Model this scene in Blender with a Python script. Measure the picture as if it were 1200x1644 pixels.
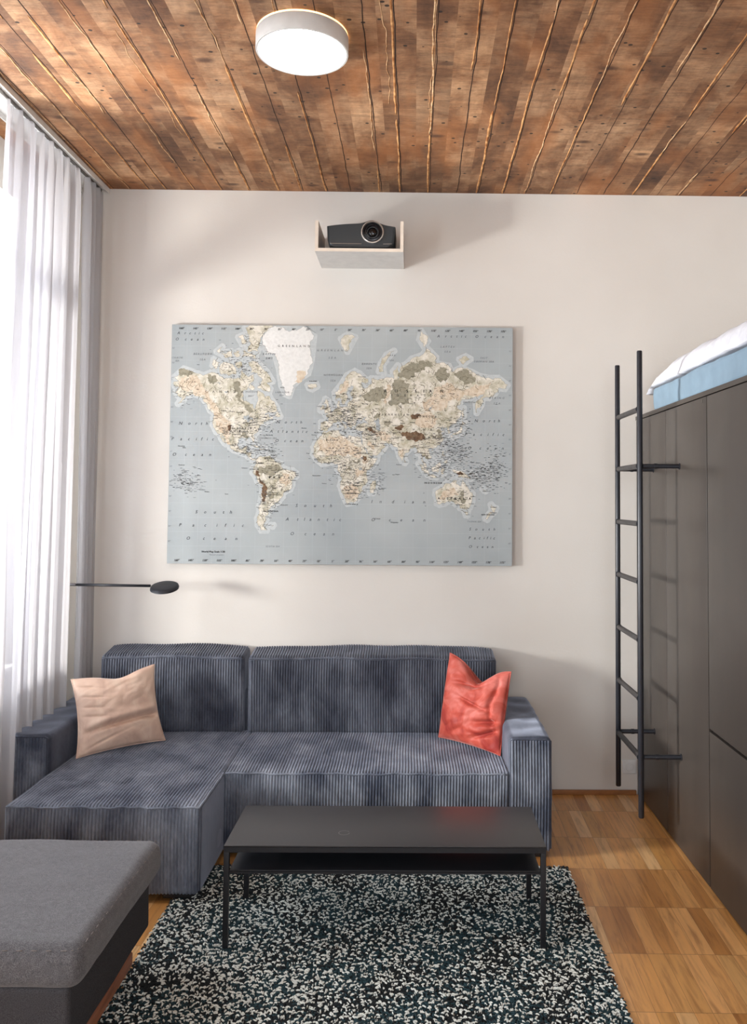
import bpy, math, random
import numpy as np
from mathutils import Vector, Matrix, noise
from mathutils.geometry import delaunay_2d_cdt

for o in list(bpy.data.objects): bpy.data.objects.remove(o)
C = bpy.context.scene
COL = C.collection
R = math.radians
D = 5.0065        # distance from the camera to the far wall (camera stands at x=0, y=0)
HC = 3.52         # ceiling height

# ------------------------------------------------------------------ camera
cam_d = bpy.data.cameras.new('camera'); cam = bpy.data.objects.new('camera', cam_d); COL.objects.link(cam)
C.camera = cam
cam_d.sensor_fit = 'HORIZONTAL'; cam_d.sensor_width = 36
cam_d.lens = 1369.42/1200*36
cam_d.shift_x = (600-679.73)/1200
cam_d.shift_y = (737.45-822)/1200
cam_d.clip_start = .02
pi_, ya_, ro_ = R(2.7344), R(.6028), R(.4685)
F = Vector((math.sin(ya_)*math.cos(pi_), math.cos(ya_)*math.cos(pi_), math.sin(pi_)))
R0 = Vector((math.cos(ya_), -math.sin(ya_), 0)); U0 = R0.cross(F)
R1 = R0*math.cos(ro_)+U0*math.sin(ro_); U1 = -R0*math.sin(ro_)+U0*math.cos(ro_)
M = Matrix((R1, U1, -F)).transposed().to_4x4(); M.translation = (0, 0, 1.6889)
cam.matrix_world = M

# ------------------------------------------------------------------ world, light, exposure
C.view_settings.view_transform = 'Standard'; C.view_settings.look = 'None'
C.view_settings.gamma = 1; C.view_settings.use_curve_mapping = False
C.view_settings.exposure = 0.26
w = bpy.data.worlds.new('sky'); C.world = w; w.use_nodes = True
w.node_tree.nodes['Background'].inputs[0].default_value = (.72, .84, 1, 1)
w.node_tree.nodes['Background'].inputs[1].default_value = 3.0

def area(name, loc, rot, sx, sy, power, col):
    l = bpy.data.lights.new(name, 'AREA'); l.shape = 'RECTANGLE'; l.size = sx; l.size_y = sy
    l.energy = power; l.color = col
    o = bpy.data.objects.new(name, l); COL.objects.link(o); o.location = loc; o.rotation_euler = rot
    return o
# outdoor light arriving at the windows of the left wall (one beside the sofa, one beside the camera)
area('daylight_and_fill', (-2.5, 3.93, 2.05), (0, R(-90), 0), 2.3, 1.3, 58, (.88, .92, 1))
area('daylight_and_fill', (-4.2, 2.75, 1.42), (0, R(-90), R(18)), .45, .7, 400, (1, .98, .95))
area('daylight_and_fill', (-2.5, 1.0, 2.05), (0, R(-90), 0), 2.3, 1.3, 85, (.92, .96, 1))
area('daylight_and_fill', (.3, -2.55, 2.0), (R(90), 0, 0), 2.0, 2.0, 60, (.95, .97, 1))  # frontal fill, added behind the camera where no window is known

# ------------------------------------------------------------------ material helpers
def srgb(r, g, b):
    f = lambda c: (c/255/12.92) if c/255 <= .04045 else ((c/255+.055)/1.055)**2.4
    return (f(r), f(g), f(b), 1)
class NT:
    def __init__(s, name):
        s.mat = bpy.data.materials.new(name); s.mat.use_nodes = True
        s.t = s.mat.node_tree; s.b = s.t.nodes['Principled BSDF']; s.out = s.t.nodes['Material Output']
        s.tc = s.t.nodes.new('ShaderNodeTexCoord')
    def n(s, typ, **kw):
        nd = s.t.nodes.new(typ)
        for k, v in kw.items(): setattr(nd, k, v)
        return nd
    def put(s, sock, v):
        if hasattr(v, 'is_output'): s.t.links.new(v, sock)
        elif v is not None: sock.default_value = v
    def m(s, op, a, b=None, c=None):
        nd = s.n('ShaderNodeMath', operation=op)
        s.put(nd.inputs[0], a); s.put(nd.inputs[1], b); s.put(nd.inputs[2], c)
        return nd.outputs[0]
    def map(s, scale=(1, 1, 1), rot=(0, 0, 0), loc=(0, 0, 0), src=None):
        nd = s.n('ShaderNodeMapping'); s.t.links.new(src or s.tc.outputs['Object'], nd.inputs[0])
        nd.inputs['Scale'].default_value = scale; nd.inputs['Rotation'].default_value = rot; nd.inputs['Location'].default_value = loc
        return nd.outputs[0]
    def noise(s, scale, detail=4, vec=None, rough=.55, dist=0):
        nd = s.n('ShaderNodeTexNoise'); s.put(nd.inputs['Vector'], vec or s.tc.outputs['Object'])
        nd.inputs['Scale'].default_value = scale; nd.inputs['Detail'].default_value = detail
        nd.inputs['Roughness'].default_value = rough; nd.inputs['Distortion'].default_value = dist
        return nd.outputs['Fac']
    def voro(s, scale, vec=None, feat='F1', out='Distance', rnd=1):
        nd = s.n('ShaderNodeTexVoronoi', feature=feat); s.put(nd.inputs['Vector'], vec or s.tc.outputs['Object'])
        nd.inputs['Scale'].default_value = scale; nd.inputs['Randomness'].default_value = rnd
        return nd.outputs[out]
    def ramp(s, fac, stops, interp='LINEAR'):
        nd = s.n('ShaderNodeValToRGB'); s.put(nd.inputs[0], fac); cr = nd.color_ramp; cr.interpolation = interp
        while len(cr.elements) < len(stops): cr.elements.new(.5)
        for e, (p, c) in zip(cr.elements, stops):
            e.position = p; e.color = c if len(c) == 4 else (*c, 1)
        return nd.outputs[0]
    def mix(s, fac, a, b, mode='MIX'):
        nd = s.n('ShaderNodeMix', data_type='RGBA', blend_type=mode)
        s.put(nd.inputs[0], fac); s.put(nd.inputs[6], a); s.put(nd.inputs[7], b)
        return nd.outputs[2]
    def bump(s, h, strength=.3, dist=.01, nrm=None):
        nd = s.n('ShaderNodeBump'); s.put(nd.inputs['Height'], h)
        nd.inputs['Strength'].default_value = strength; nd.inputs['Distance'].default_value = dist
        if nrm: s.put(nd.inputs['Normal'], nrm)
        return nd.outputs[0]
    def set(s, **kw):
        names = dict(color='Base Color', rough='Roughness', metal='Metallic', normal='Normal', coat='Coat Weight', sheen='Sheen Weight',
                     sheen_r='Sheen Roughness', sheen_c='Sheen Tint', spec='Specular IOR Level', emit='Emission Color', emit_s='Emission Strength',
                     alpha='Alpha', trans='Transmission Weight', ior='IOR', coat_r='Coat Roughness')
        for k, v in kw.items(): s.put(s.b.inputs[names[k]], v)
        return s.mat
def plain(name, col, rough=.5, metal=0, vary=.06, bscale=60, bstr=.08, **kw):
    n = NT(name); f = n.noise(bscale*.3, 3)
    lo = tuple(c*(1-vary) for c in col[:3])+(1,); hi = tuple(min(1, c*(1+vary)) for c in col[:3])+(1,)
    return n.set(color=n.ramp(f, [(.3, lo), (.7, hi)]), rough=rough, metal=metal, normal=n.bump(n.noise(bscale, 2), bstr, .001), **kw)

# ------------------------------------------------------------------ mesh helpers
def mesh_obj(name, verts, faces, mat, parent=None, smooth=True, mats=None, fmat=None, autos=None):
    me = bpy.data.meshes.new(name)
    me.from_pydata([tuple(v) for v in verts], [], [tuple(f) for f in faces])
    for m_ in (mats or [mat]): me.materials.append(m_)
    if fmat is not None: me.polygons.foreach_set('material_index', fmat)
    if smooth: me.polygons.foreach_set('use_smooth', [True]*len(me.polygons))
    me.update()
    if smooth and autos: me.set_sharp_from_angle(angle=R(autos))
    o = bpy.data.objects.new(name, me); COL.objects.link(o)
    if parent: o.parent = parent; o.matrix_parent_inverse = parent.matrix_basis.inverted()
    return o
class MB:
    def __init__(s): s.v = []; s.f = []; s.m = []
    def add(s, v, f, mi=0):
        b = len(s.v); s.v += [tuple(p) for p in v]; s.f += [tuple(i+b for i in q) for q in f]; s.m += [mi]*len(f); return s
    def box(s, x0, x1, y0, y1, z0, z1, bev=0, mi=0):
        if bev <= 0:
            v = [(x, y, z) for x in (x0, x1) for y in (y0, y1) for z in (z0, z1)]
            return s.add(v, [(0, 1, 3, 2), (4, 6, 7, 5), (0, 4, 5, 1), (2, 3, 7, 6), (0, 2, 6, 4), (1, 5, 7, 3)], mi)
        v, f = rbox((x0, x1), (y0, y1), (z0, z1), bev, 2, 2, 2)
        return s.add(v, f, mi)
    def tube(s, pts, r, n=12, mi=0, cap=True, closed=False):
        P = [Vector(p) for p in pts]; rr = r if hasattr(r, '__len__') else [r]*len(P)
        v = []; f = []; up = None
        for i, p in enumerate(P):
            if closed: t = (P[(i+1) % len(P)]-P[i-1])
            else: t = (P[min(i+1, len(P)-1)]-P[max(i-1, 0)])
            t.normalize()
            if up is None:
                up = Vector((0, 0, 1)) if abs(t.z) < .9 else Vector((1, 0, 0))
            a = t.cross(up).normalized(); b = a.cross(t).normalized(); up = b
            for k in range(n):
                th = 2*math.pi*k/n; v.append(p+(a*math.cos(th)+b*math.sin(th))*rr[i])
        L = len(P)
        for i in range(L if closed else L-1):
            j = (i+1) % L
            for k in range(n): f.append((i*n+k, j*n+k, j*n+(k+1) % n, i*n+(k+1) % n))
        if cap and not closed: f += [tuple(range(n)), tuple(reversed(range((L-1)*n, L*n)))]
        return s.add(v, f, mi)
    def lathe(s, prof, c=(0, 0, 0), axis='z', n=48, mi=0):
        v = []; f = []
        for r_, h in prof:
            for k in range(n):
                a = 2*math.pi*k/n; x, y = r_*math.cos(a), r_*math.sin(a)
                q = {'z': (x, y, h), 'y': (x, h, y), 'x': (h, x, y)}[axis]
                v.append((q[0]+c[0], q[1]+c[1], q[2]+c[2]))
        for i in range(len(prof)-1):
            for k in range(n): f.append((i*n+k, i*n+(k+1) % n, (i+1)*n+(k+1) % n, (i+1)*n+k))
        f += [tuple(reversed(range(n))), tuple(range((len(prof)-1)*n, len(prof)*n))]
        return s.add(v, f, mi)
    def build(s, name, mat, parent=None, smooth=False, autos=None, mats=None):
        o = mesh_obj(name, s.v, s.f, mat, parent, smooth, mats, s.m if mats else None, autos)
        return o
def axis_samples(a, b, r, n, step=None):
    if step: inner = np.linspace(a+r, b-r, max(2, int((b-a-2*r)/step)))
    else: inner = np.linspace(a+r, b-r, n+1)
    e = r*(1-np.tan(np.linspace(0, math.pi/4, 6)))[::-1] if r > .004 else np.array([0, r*.586, r])
    return np.concatenate([(a+e)[:-1], inner, (b-e[::-1])[1:]])
def rbox(X, Y, Z, r, nx, ny, nz, disp=None, stepx=None):
    """rounded box; disp(P,N) -> displacement along N"""
    S = [axis_samples(X[0], X[1], r, nx, stepx), axis_samples(Y[0], Y[1], r, ny), axis_samples(Z[0], Z[1], r, nz)]
    lo = np.array([X[0], Y[0], Z[0]])+r; hi = np.array([X[1], Y[1], Z[1]])-r
    key = {}; V = []; Fc = []
    for ax in range(3):
        u, v = [(1, 2), (2, 0), (0, 1)][ax]
        for side in (0, 1):
            A, B = S[u], S[v]; G = np.zeros((len(A), len(B), 3))
            G[..., u] = A[:, None]; G[..., v] = B[None, :]; G[..., ax] = (X, Y, Z)[ax][side]
            G = G.reshape(-1, 3); cl = np.clip(G, lo, hi); d = G-cl; nn = d/np.maximum(np.linalg.norm(d, axis=1, keepdims=True), 1e-9)
            P = cl+nn*r
            if disp is not None: P = P+nn*disp(P, nn)[:, None]
            idx = []
            for p in P:
                k = (round(p[0], 6), round(p[1], 6), round(p[2], 6))
                if k not in key: key[k] = len(V); V.append(k)
                idx.append(key[k])
            m = len(B)
            for i in range(len(A)-1):
                for j in range(m-1):
                    q = (idx[i*m+j], idx[(i+1)*m+j], idx[(i+1)*m+j+1], idx[i*m+j+1])
                    if len(set(q)) == 4: Fc.append(q if side else q[::-1])
    return V, Fc
def thing(name, label, cat, loc=(0, 0, 0), group=None):
    o = bpy.data.objects.new(name, None); COL.objects.link(o); o.location = loc; o.empty_display_size = .1
    return tag(o, label, cat, group)
def tag(o, label, cat, group=None):
    o['label'] = label; o['category'] = cat
    if group: o['group'] = group
    return o
def struct(o): o['kind'] = 'structure'; return o
def fn(p, s=1, oct=3): return noise.fractal(Vector(p)*s, 1.0, 2.0, oct)

# ------------------------------------------------------------------ materials of the room
n = NT('wall_paint')
mott = n.noise(1.3, 3, rough=.5)
wall_m = n.set(color=n.ramp(mott, [(.3, srgb(216, 211, 203)), (.7, srgb(224, 220, 213))]), rough=.9, spec=.2,
               normal=n.bump(n.m('ADD', n.noise(90, 4), n.m('MULTIPLY', n.noise(6, 3), 1.6)), .12, .004))

n = NT('oak_parquet')
co = n.map(rot=(0, 0, R(1.4)), loc=(0, 0, 0))
sep = n.n('ShaderNodeSeparateXYZ'); n.t.links.new(co, sep.inputs[0])
sx = n.m('DIVIDE', n.m('ADD', sep.outputs[0], 20.02), .0635)
sy = n.m('DIVIDE', n.m('ADD', sep.outputs[1], 20-3.062-.03), .3672)
ix, iy = n.m('FLOOR', sx), n.m('FLOOR', sy); fx, fy = n.m('FRACT', sx), n.m('FRACT', sy)
cb = n.n('ShaderNodeCombineXYZ'); n.put(cb.inputs[0], ix); n.put(cb.inputs[1], iy)
wn = n.n('ShaderNodeTexWhiteNoise', noise_dimensions='2D'); n.t.links.new(cb.outputs[0], wn.inputs[0])
cb2 = n.n('ShaderNodeCombineXYZ'); n.put(cb2.inputs[0], n.m('MULTIPLY_ADD', wn.outputs[0], 7.0, n.m('MULTIPLY', sep.outputs[0], 26)))
n.put(cb2.inputs[1], n.m('MULTIPLY_ADD', wn.outputs[0], 31.0, n.m('MULTIPLY', sep.outputs[1], 2.4)))
grain = n.noise(1.6, 6, cb2.outputs[0], .62, .6)
base = n.ramp(wn.outputs[0], [(0, srgb(178, 120, 62)), (.25, srgb(212, 154, 88)), (.55, srgb(222, 166, 104)), (.8, srgb(202, 148, 82)), (1, srgb(240, 198, 144))])
gcol = n.ramp(grain, [(.28, (.62, .55, .48, 1)), (.5, (1, 1, 1, 1)), (.72, (1.16, 1.14, 1.1, 1))])
c = n.mix(1, base, gcol, 'MULTIPLY')
ex = n.m('MINIMUM', fx, n.m('SUBTRACT', 1, fx)); ey = n.m('MINIMUM', fy, n.m('SUBTRACT', 1, fy))
gap = n.m('MAXIMUM', n.m('LESS_THAN', ex, .014), n.m('LESS_THAN', ey, .0042))
c = n.mix(n.m('MULTIPLY', gap, .55), c, srgb(90, 52, 24))
floor_m = n.set(color=c, rough=n.m('MULTIPLY_ADD', grain, .2, .24), coat=.25, coat_r=.2,
                normal=n.bump(n.m('SUBTRACT', n.m('MULTIPLY', grain, .12), gap), .3, .002))

n = NT('reclaimed_ceiling_boards')
sep = n.n('ShaderNodeSeparateXYZ'); n.t.links.new(n.tc.outputs['Object'], sep.inputs[0])
bi = n.m('FLOOR', n.m('DIVIDE', n.m('ADD', sep.outputs[0], 20), .155))
cb = n.n('ShaderNodeCombineXYZ'); n.put(cb.inputs[0], bi); n.put(cb.inputs[1], n.m('FLOOR', n.m('DIVIDE', n.m('ADD', sep.outputs[1], n.m('MULTIPLY', bi, .71)), 1.9)))
wn = n.n('ShaderNodeTexWhiteNoise', noise_dimensions='2D'); n.t.links.new(cb.outputs[0], wn.inputs[0])
def perboard(scale):
    v_ = n.map(scale); s_ = n.n('ShaderNodeSeparateXYZ'); n.t.links.new(v_, s_.inputs[0])
    c_ = n.n('ShaderNodeCombineXYZ'); n.put(c_.inputs[0], n.m('MULTIPLY_ADD', bi, .37, s_.outputs[0])); n.put(c_.inputs[1], n.m('MULTIPLY_ADD', bi, .13, s_.outputs[1])); n.put(c_.inputs[2], n.m('MULTIPLY', bi, .14))
    return c_.outputs[0]
blot = n.noise(2.8, 6, perboard((1, .9, 1)), .65, .4)
cross = n.noise(3.2, 8, perboard((1.4, 11, 1)), .75, .1)      # saw marks across the boards
fine = n.noise(9, 6, n.map((4, 22, 1)), .75)
along = n.noise(4, 6, perboard((8, .6, 1)), .7)
knot = n.voro(1.9, n.map((1.6, 3.3, 1), loc=(.4, .2, 0)))
col = n.ramp(blot, [(.3, srgb(80, 52, 34)), (.48, srgb(132, 94, 64)), (.68, srgb(190, 153, 118))])
col = n.mix(.55, col, n.ramp(cross, [(.30, (.35, .30, .25, 1)), (.46, (.9, .88, .86, 1)), (.6, (1.35, 1.3, 1.22, 1))]), 'MULTIPLY')
col = n.mix(.5, col, n.ramp(fine, [(.34, (.5, .44, .38, 1)), (.5, (1, 1, 1, 1)), (.7, (1.2, 1.18, 1.15, 1))]), 'MULTIPLY')
col = n.mix(.8, col, n.ramp(wn.outputs[0], [(0, (.66, .62, .58, 1)), (.5, (.95, .92, .9, 1)), (1, (1.12, 1.05, .96, 1))]), 'MULTIPLY')
col = n.mix(.3, col, n.ramp(along, [(.32, (.5, .44, .38, 1)), (.5, (1, 1, 1, 1)), (.68, (1.3, 1.25, 1.18, 1))]), 'MULTIPLY')
orange = n.noise(1.7, 3, n.map((2.5, .8, 1), loc=(3, 1, 0)))
col = n.mix(n.m('MULTIPLY', n.m('GREATER_THAN', orange, .55), .0), col, srgb(170, 96, 40))
col = n.mix(n.m('MULTIPLY', n.ramp(orange, [(.5, (0, 0, 0, 1)), (.68, (1, 1, 1, 1))]), .5), col, srgb(178, 110, 56))
col = n.mix(n.ramp(knot, [(.05, (.85, .85, .85, 1)), (.11, (.5, .5, .5, 1)), (.16, (0, 0, 0, 1))]), col, srgb(74, 46, 30))
# nail holes: small dark specks kept to a few bands
hole = n.voro(13, n.map((1, 1.25, 1))); band = n.noise(1.6, 2, n.map((.9, 3.2, 1), loc=(7, 2, 0)))
hm = n.m('MULTIPLY', n.m('LESS_THAN', hole, .12), n.m('GREATER_THAN', band, .47))
col = n.mix(n.m('MULTIPLY', hm, .92), col, srgb(30, 20, 14))
gr = n.m('ADD', n.m('MULTIPLY', cross, .6), n.m('MULTIPLY', fine, .5))
ceil_m = n.set(color=col, rough=.72, normal=n.bump(n.m('SUBTRACT', gr, n.m('MULTIPLY', hm, .6)), .6, .008))
n = NT('joint_fill'); f = n.noise(22, 4)
fill_m = n.set(color=n.ramp(f, [(.35, srgb(156, 96, 46)), (.6, srgb(212, 160, 104))]), rough=.9, normal=n.bump(n.noise(70, 3), .5, .004))
n = NT('joint_fill_pale'); f = n.noise(30, 4)
fill2_m = n.set(color=n.ramp(f, [(.35, srgb(176, 122, 72)), (.6, srgb(226, 190, 146))]), rough=.9, normal=n.bump(n.noise(70, 3), .5, .004))
gap_m = plain('board_gap', srgb(52, 32, 20), .95)
white_paint = plain('white_paint', srgb(226, 224, 220), .45)
XL, XR, YB = -2.12, 2.75, -2.2        # side walls and the wall behind the camera

# floor, ceiling, walls
struct(MB().box(XL-.4, XR+.1, YB-.1, D+.15, -.1, 0).build('floor', floor_m))
struct(MB().box(XL-.4, XR+.1, YB-.1, D+.15, HC, HC+.12).build('ceiling', ceil_m))
struct(MB().box(XL-.4, XR+.1, D, D+.14, 0, HC).build('wall_back', wall_m))
struct(MB().box(XR, XR+.1, YB, D, 0, HC).build('wall_right', wall_m))
FW = MB()
FW.box(XL-.4, -.75, YB-.2, YB, 0, HC).box(1.35, XR+.1, YB-.2, YB, 0, HC).box(-.75, 1.35, YB-.2, YB, 0, .95).box(-.75, 1.35, YB-.2, YB, 3.05, HC)  # opening cut so the added fill light can enter
struct(FW.build('wall_front', wall_m))
wf = struct(MB().box(-.75, -.69, YB-.14, YB-.07, .95, 3.05).box(1.29, 1.35, YB-.14, YB-.07, .95, 3.05).box(-.69, 1.29, YB-.14, YB-.07, .95, 1.02).box(-.69, 1.29, YB-.14, YB-.07, 2.99, 3.05).box(.26, .34, YB-.14, YB-.07, 1.02, 2.99).build('window_3', plain('window_white', srgb(226, 224, 220), .45)))  # unseen window frame, added to go with the fill light

# left wall with two deep window openings
W = MB(); WZ0, WZ1 = .82, 3.26
wins = [(2.95, 4.48), (.3, 1.7)]
ys = [YB, .3, 1.7, 3.2, 4.66, D]
for a, b in ((YB, .3), (1.7, 2.95), (4.48, D)): W.box(XL-.4, XL, a, b, 0, HC)
for a, b in wins: W.box(XL-.4, XL, a, b, 0, WZ0); W.box(XL-.4, XL, a, b, WZ1, HC)
struct(W.build('wall_left', wall_m))
bm = plain('baseboard_oak', srgb(150, 98, 54), .5, vary=.15)
struct(MB().box(XL, 1.3, D-.018, D, 0, .026, .004).build('baseboard_back', bm, smooth=True, autos=40))
struct(MB().box(XL, XL+.018, YB, D-.02, 0, .026, .004).build('baseboard_left', bm, smooth=True, autos=40))
n = NT('window_glass'); tr = n.n('ShaderNodeBsdfTransparent'); gl = n.n('ShaderNodeBsdfGlossy'); gl.inputs['Roughness'].default_value = .02
mx = n.n('ShaderNodeMixShader'); mx.inputs[0].default_value = .07
n.t.links.new(tr.outputs[0], mx.inputs[1]); n.t.links.new(gl.outputs[0], mx.inputs[2]); n.t.links.new(mx.outputs[0], n.out.inputs[0])
glass_m = n.mat
for i, (a, b) in enumerate(wins):
    fr = MB(); x0, x1 = XL-.27, XL-.20
    fr.box(x0, x1, a, a+.06, WZ0, WZ1).box(x0, x1, b-.06, b, WZ0, WZ1).box(x0, x1, a+.06, b-.06, WZ0, WZ0+.07).box(x0, x1, a+.06, b-.06, WZ1-.06, WZ1)
    m_ = (a+b)/2
    fr.box(x0, x1, m_-.04, m_+.04, WZ0+.07, 2.46).box(x0, x1, m_-.03, m_+.03, 2.54, WZ1-.06).box(x0, x1, a+.06, b-.06, 2.46, 2.54)
    wo = struct(fr.build('window_%d' % (i+1), white_paint))
    MB().box(XL-.24, XL-.234, a+.06, b-.06, WZ0+.07, WZ1-.06).build('glass_pane', glass_m, wo)
    MB().box(XL-.2, XL+.06, a-.05, b+.05, WZ0-.03, WZ0, .005).build('window_sill', white_paint, wo, True, 40)

# ceiling joints: wobbly plaster / reed remains between the boards
rng = random.Random(4)
ce = [o for o in COL.objects if o.name == 'ceiling'][0]
fb, fp, gp = MB(), MB(), MB()
def strip(mb, x, ya, yb, w0, wob, seed, t=.006, lumps=1.0):
    ns = max(4, int((yb-ya)/.018)); v = []; f = []
    for k in range(ns+1):
        y = ya+(yb-ya)*k/ns
        cx = x+wob*fn((seed*3.1, y*2.2, 0), 1, 4)+wob*.35*fn((seed, y*14, 3), 1, 2)
        ww = w0*(.65+lumps*.75*abs(fn((seed*1.7, y*9, 5), 1, 3)))*min(1, (k+.15)/2, (ns-k+.15)/2)
        z = HC-t*(.6+.5*fn((y*20, seed, 0), 1, 2))
        v += [(cx-ww, y, HC+.001), (cx-ww*.5, y, z), (cx+ww*.5, y, z), (cx+ww, y, HC+.001)]
    for k in range(ns):
        for j in range(3): f.append((k*4+j, k*4+j+1, k*4+j+5, k*4+j+4))
    mb.add(v, f)
px = [178, 205, 236, 265, 310, 355, 400, 448, 485, 525, 563, 612, 645, 690, 735, 770, 812, 848, 890, 930, 975, 1025, 1062, 1100, 1150, 1200, 1250, 1310]
for i, q in enumerate(px):
    x = (q-672)/273.6
    strip(gp, x+.009, 1.4, D, .0028+.0025*rng.random(), .007, i+.5, .0012, .3)
    y = D
    while y > 1.3:
        L = rng.uniform(.35, 1.6); y0 = max(1.3, y-L)
        kind = rng.random()
        if kind < .50: strip(fb, x, y0, y, rng.uniform(.004, .009), .006, i, .004, .6)
        elif kind < .82: strip(fp, x, y0, y, rng.uniform(.002, .0045), .012, i, .004)
        if rng.random() < .2: strip(fp, x+rng.uniform(-.03, .03), y0+.1, y-.1, .002, .02, i+40+y, .003)
        y = y0-rng.choice((0, .02, .05, .25))
# shallow cross joints
for _ in range(0): pass
for mb, nm, mt in ((gp, 'board_gap', gap_m), (fb, 'joint_filler', fill_m), (fp, 'joint_filler', fill2_m)):
    mb.build(nm, mt, ce, True)

# ------------------------------------------------------------------ sofa
def cord(name, cbase, light):
    n = NT(name)
    brush = n.noise(4.5, 5, n.map((1.5, 1, .8)), .6, .3); f2 = n.noise(160, 3, n.map((1, .25, .25)))
    col = n.ramp(brush, [(.36, cbase), (.56, tuple((a+b)/2 for a, b in zip(cbase, light))), (.72, light)])
    col = n.mix(.45, col, n.ramp(f2, [(.3, (.6, .6, .6, 1)), (.7, (1.25, 1.25, 1.25, 1))]), 'MULTIPLY')
    return n.set(color=col, rough=.75, sheen=.55, sheen_r=.35, sheen_c=(.75, .82, 1, 1), spec=.25, normal=n.bump(n.noise(240, 2), .25, .002))
cord_m = cord('navy_corduroy', srgb(64, 70, 84), srgb(144, 150, 161))
cord_back_m = cord('navy_corduroy_back', srgb(56, 60, 72), srgb(112, 117, 128))
cord_flat_m = cord('navy_corduroy_flat', srgb(54, 58, 70), srgb(92, 97, 108))
foot_m = plain('black_foot', srgb(24, 23, 24), .5)
PITCH = .0143
def rib_disp(amp=.0078, bulge=None, seed=0.0, ribs=True):
    def f(P, N):
        d = np.zeros(len(P))
        if ribs:
            x = P[:, 0]+.0015*np.sin(P[:, 1]*9+seed)+.0012*np.sin(P[:, 2]*13+seed)
            wgt = np.clip((.55-np.abs(N[:, 0]))/.3, 0, 1)
            d += amp*(np.abs(np.sin(math.pi*x/PITCH))**.5-.7)*wgt
        if bulge: d += np.array([bulge(p, q) for p, q in zip(P, N)])
        return d
    return f
def soft(cx, cy, cz, hx, hy, hz, amp, wr=.004, ws=5.0):
    def b(p, q):
        u, v, w_ = (p[0]-cx)/hx, (p[1]-cy)/hy, (p[2]-cz)/hz
        g = 0
        if abs(q[2]) > .5: g = max(0, 1-u*u)*max(0, 1-v*v)
        elif abs(q[1]) > .5: g = max(0, 1-u*u)*max(0, 1-w_*w_)
        elif abs(q[0]) > .5: g = max(0, 1-v*v)*max(0, 1-w_*w_)
        return amp*g**.6+wr*noise.noise(Vector(p)*ws)
    return b
def block(name, X, Y, Z, r, mat, parent, ribs=True, amp=.0078, bulge=.006, wr=.004, step=PITCH/10, ny=26, nz=12, ws=5.0):
    b = soft((X[0]+X[1])/2, (Y[0]+Y[1])/2, (Z[0]+Z[1])/2, (X[1]-X[0])/2, (Y[1]-Y[0])/2, (Z[1]-Z[0])/2, bulge, wr, ws)
    v, f = rbox(X, Y, Z, r, 16, ny, nz, rib_disp(amp, b, X[0], ribs), step if ribs else None)
    return mesh_obj(name, v, f, mat, parent, True)
def edge_path(X, Y, Z, z, yfront, n_=60):
    return [(X[0]+(X[1]-X[0])*k/n_, yfront+.002*math.sin(k*.9), z+.0025*math.sin(k*.37)+.002*math.sin(k*1.1)) for k in range(n_+1)]
sofa = thing('corner_sofa', 'dark blue-grey corduroy corner sofa with a chaise, standing against the wall below the map', 'sofa', (-.6, 4.5, 0))
SZ = .398; AF = 4.104
# main seat
block('seat', (-.886, .462), (AF, 4.86), (.035, SZ), .012, cord_m, sofa, bulge=.006, ny=30, nz=14)
# chaise: runs back under the left cushion
ch = block('chaise', (-1.70, -.889), (3.649, 4.86), (.035, SZ), .014, cord_m, sofa, bulge=.006, ny=40, nz=14)
def pipe(name, pts, parent, mat=cord_m, r=.0045): return MB().tube(pts, r, 8).build(name, mat, parent, True)
pipe('piping', [(x, y-.002, z-.006) for x, y, z in edge_path((-.88, .455), 0, 0, SZ, AF)], sofa)
pipe('piping', [(x, y, z-.006) for x, y, z in edge_path((-1.695, -.895), 0, 0, SZ, 3.649)]+[(-.888, 3.655+k*(AF-3.66)/20, SZ-.005+.002*math.sin(k)) for k in range(21)], ch)
pipe('piping', [(-.89, 3.651, .05+k*.034) for k in range(11)], ch, cord_flat_m, .0035)
# smooth side panel of the chaise
block('side_panel', (-.8895, -.8835), (3.672, AF+.03), (.04, SZ-.012), .0025, cord_flat_m, ch, ribs=False, bulge=0, wr=.001, ny=20, nz=10)
# backrest frame behind the cushions
block('back_frame', (-1.70, .462), (4.84, 4.985), (.05, .62), .02, cord_flat_m, sofa, ribs=False, ny=4)
def back_cushion(x0, x1, z1, seed):
    nonlocal_amp = .012
    def bul(p, q):
        u = (p[0]-(x0+x1)/2)/((x1-x0)/2); w_ = (p[2]-.61)/.21
        g = 0
        if abs(q[1]) > .5: g = .010*(max(0, 1-u*u)*max(0, 1-w_*w_))**.5
        if q[2] > .5: g = .012*max(0, 1-abs(u)**3)
        return g+.006*noise.noise(Vector((p[0]*4, p[1]*4+seed, p[2]*4)))
    v, f = rbox((x0, x1), (4.79, 4.975), (.392, z1), .022, 16, 10, 26, rib_disp(.0078, bul, x0), PITCH/10)
    v = [(a_, b_, c_+max(0, (c_-.72)/(z1-.72))*.030*(b_-4.79)/.185) for a_, b_, c_ in v]
    o = mesh_obj('back_cushion', v, f, cord_back_m, sofa, True)
    def zt(x):
        u = (x-(x0+x1)/2)/((x1-x0)/2); return z1-.012+.010*max(0, 1-abs(u)**3)
    xs = [x0+.008+(x1-x0-.016)*k/50 for k in range(51)]
    pts = [(x, 4.787+.002*math.sin(x*9), zt(x)+.003*math.sin(x*14+seed)) for x in xs]
    pipe('piping', pts, o, cord_back_m, .0065)
    pipe('piping', [(x0+.006, 4.80, z1-.02-k*.019) for k in range(20)], o, cord_back_m, .004)
    pipe('piping', [(x1-.006, 4.80, z1-.02-k*.019) for k in range(20)], o, cord_back_m, .004)
    return o
back_cushion(-1.725, -.932, .812, 1.3)
back_cushion(-.912, .466, .808, 7.7)
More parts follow.
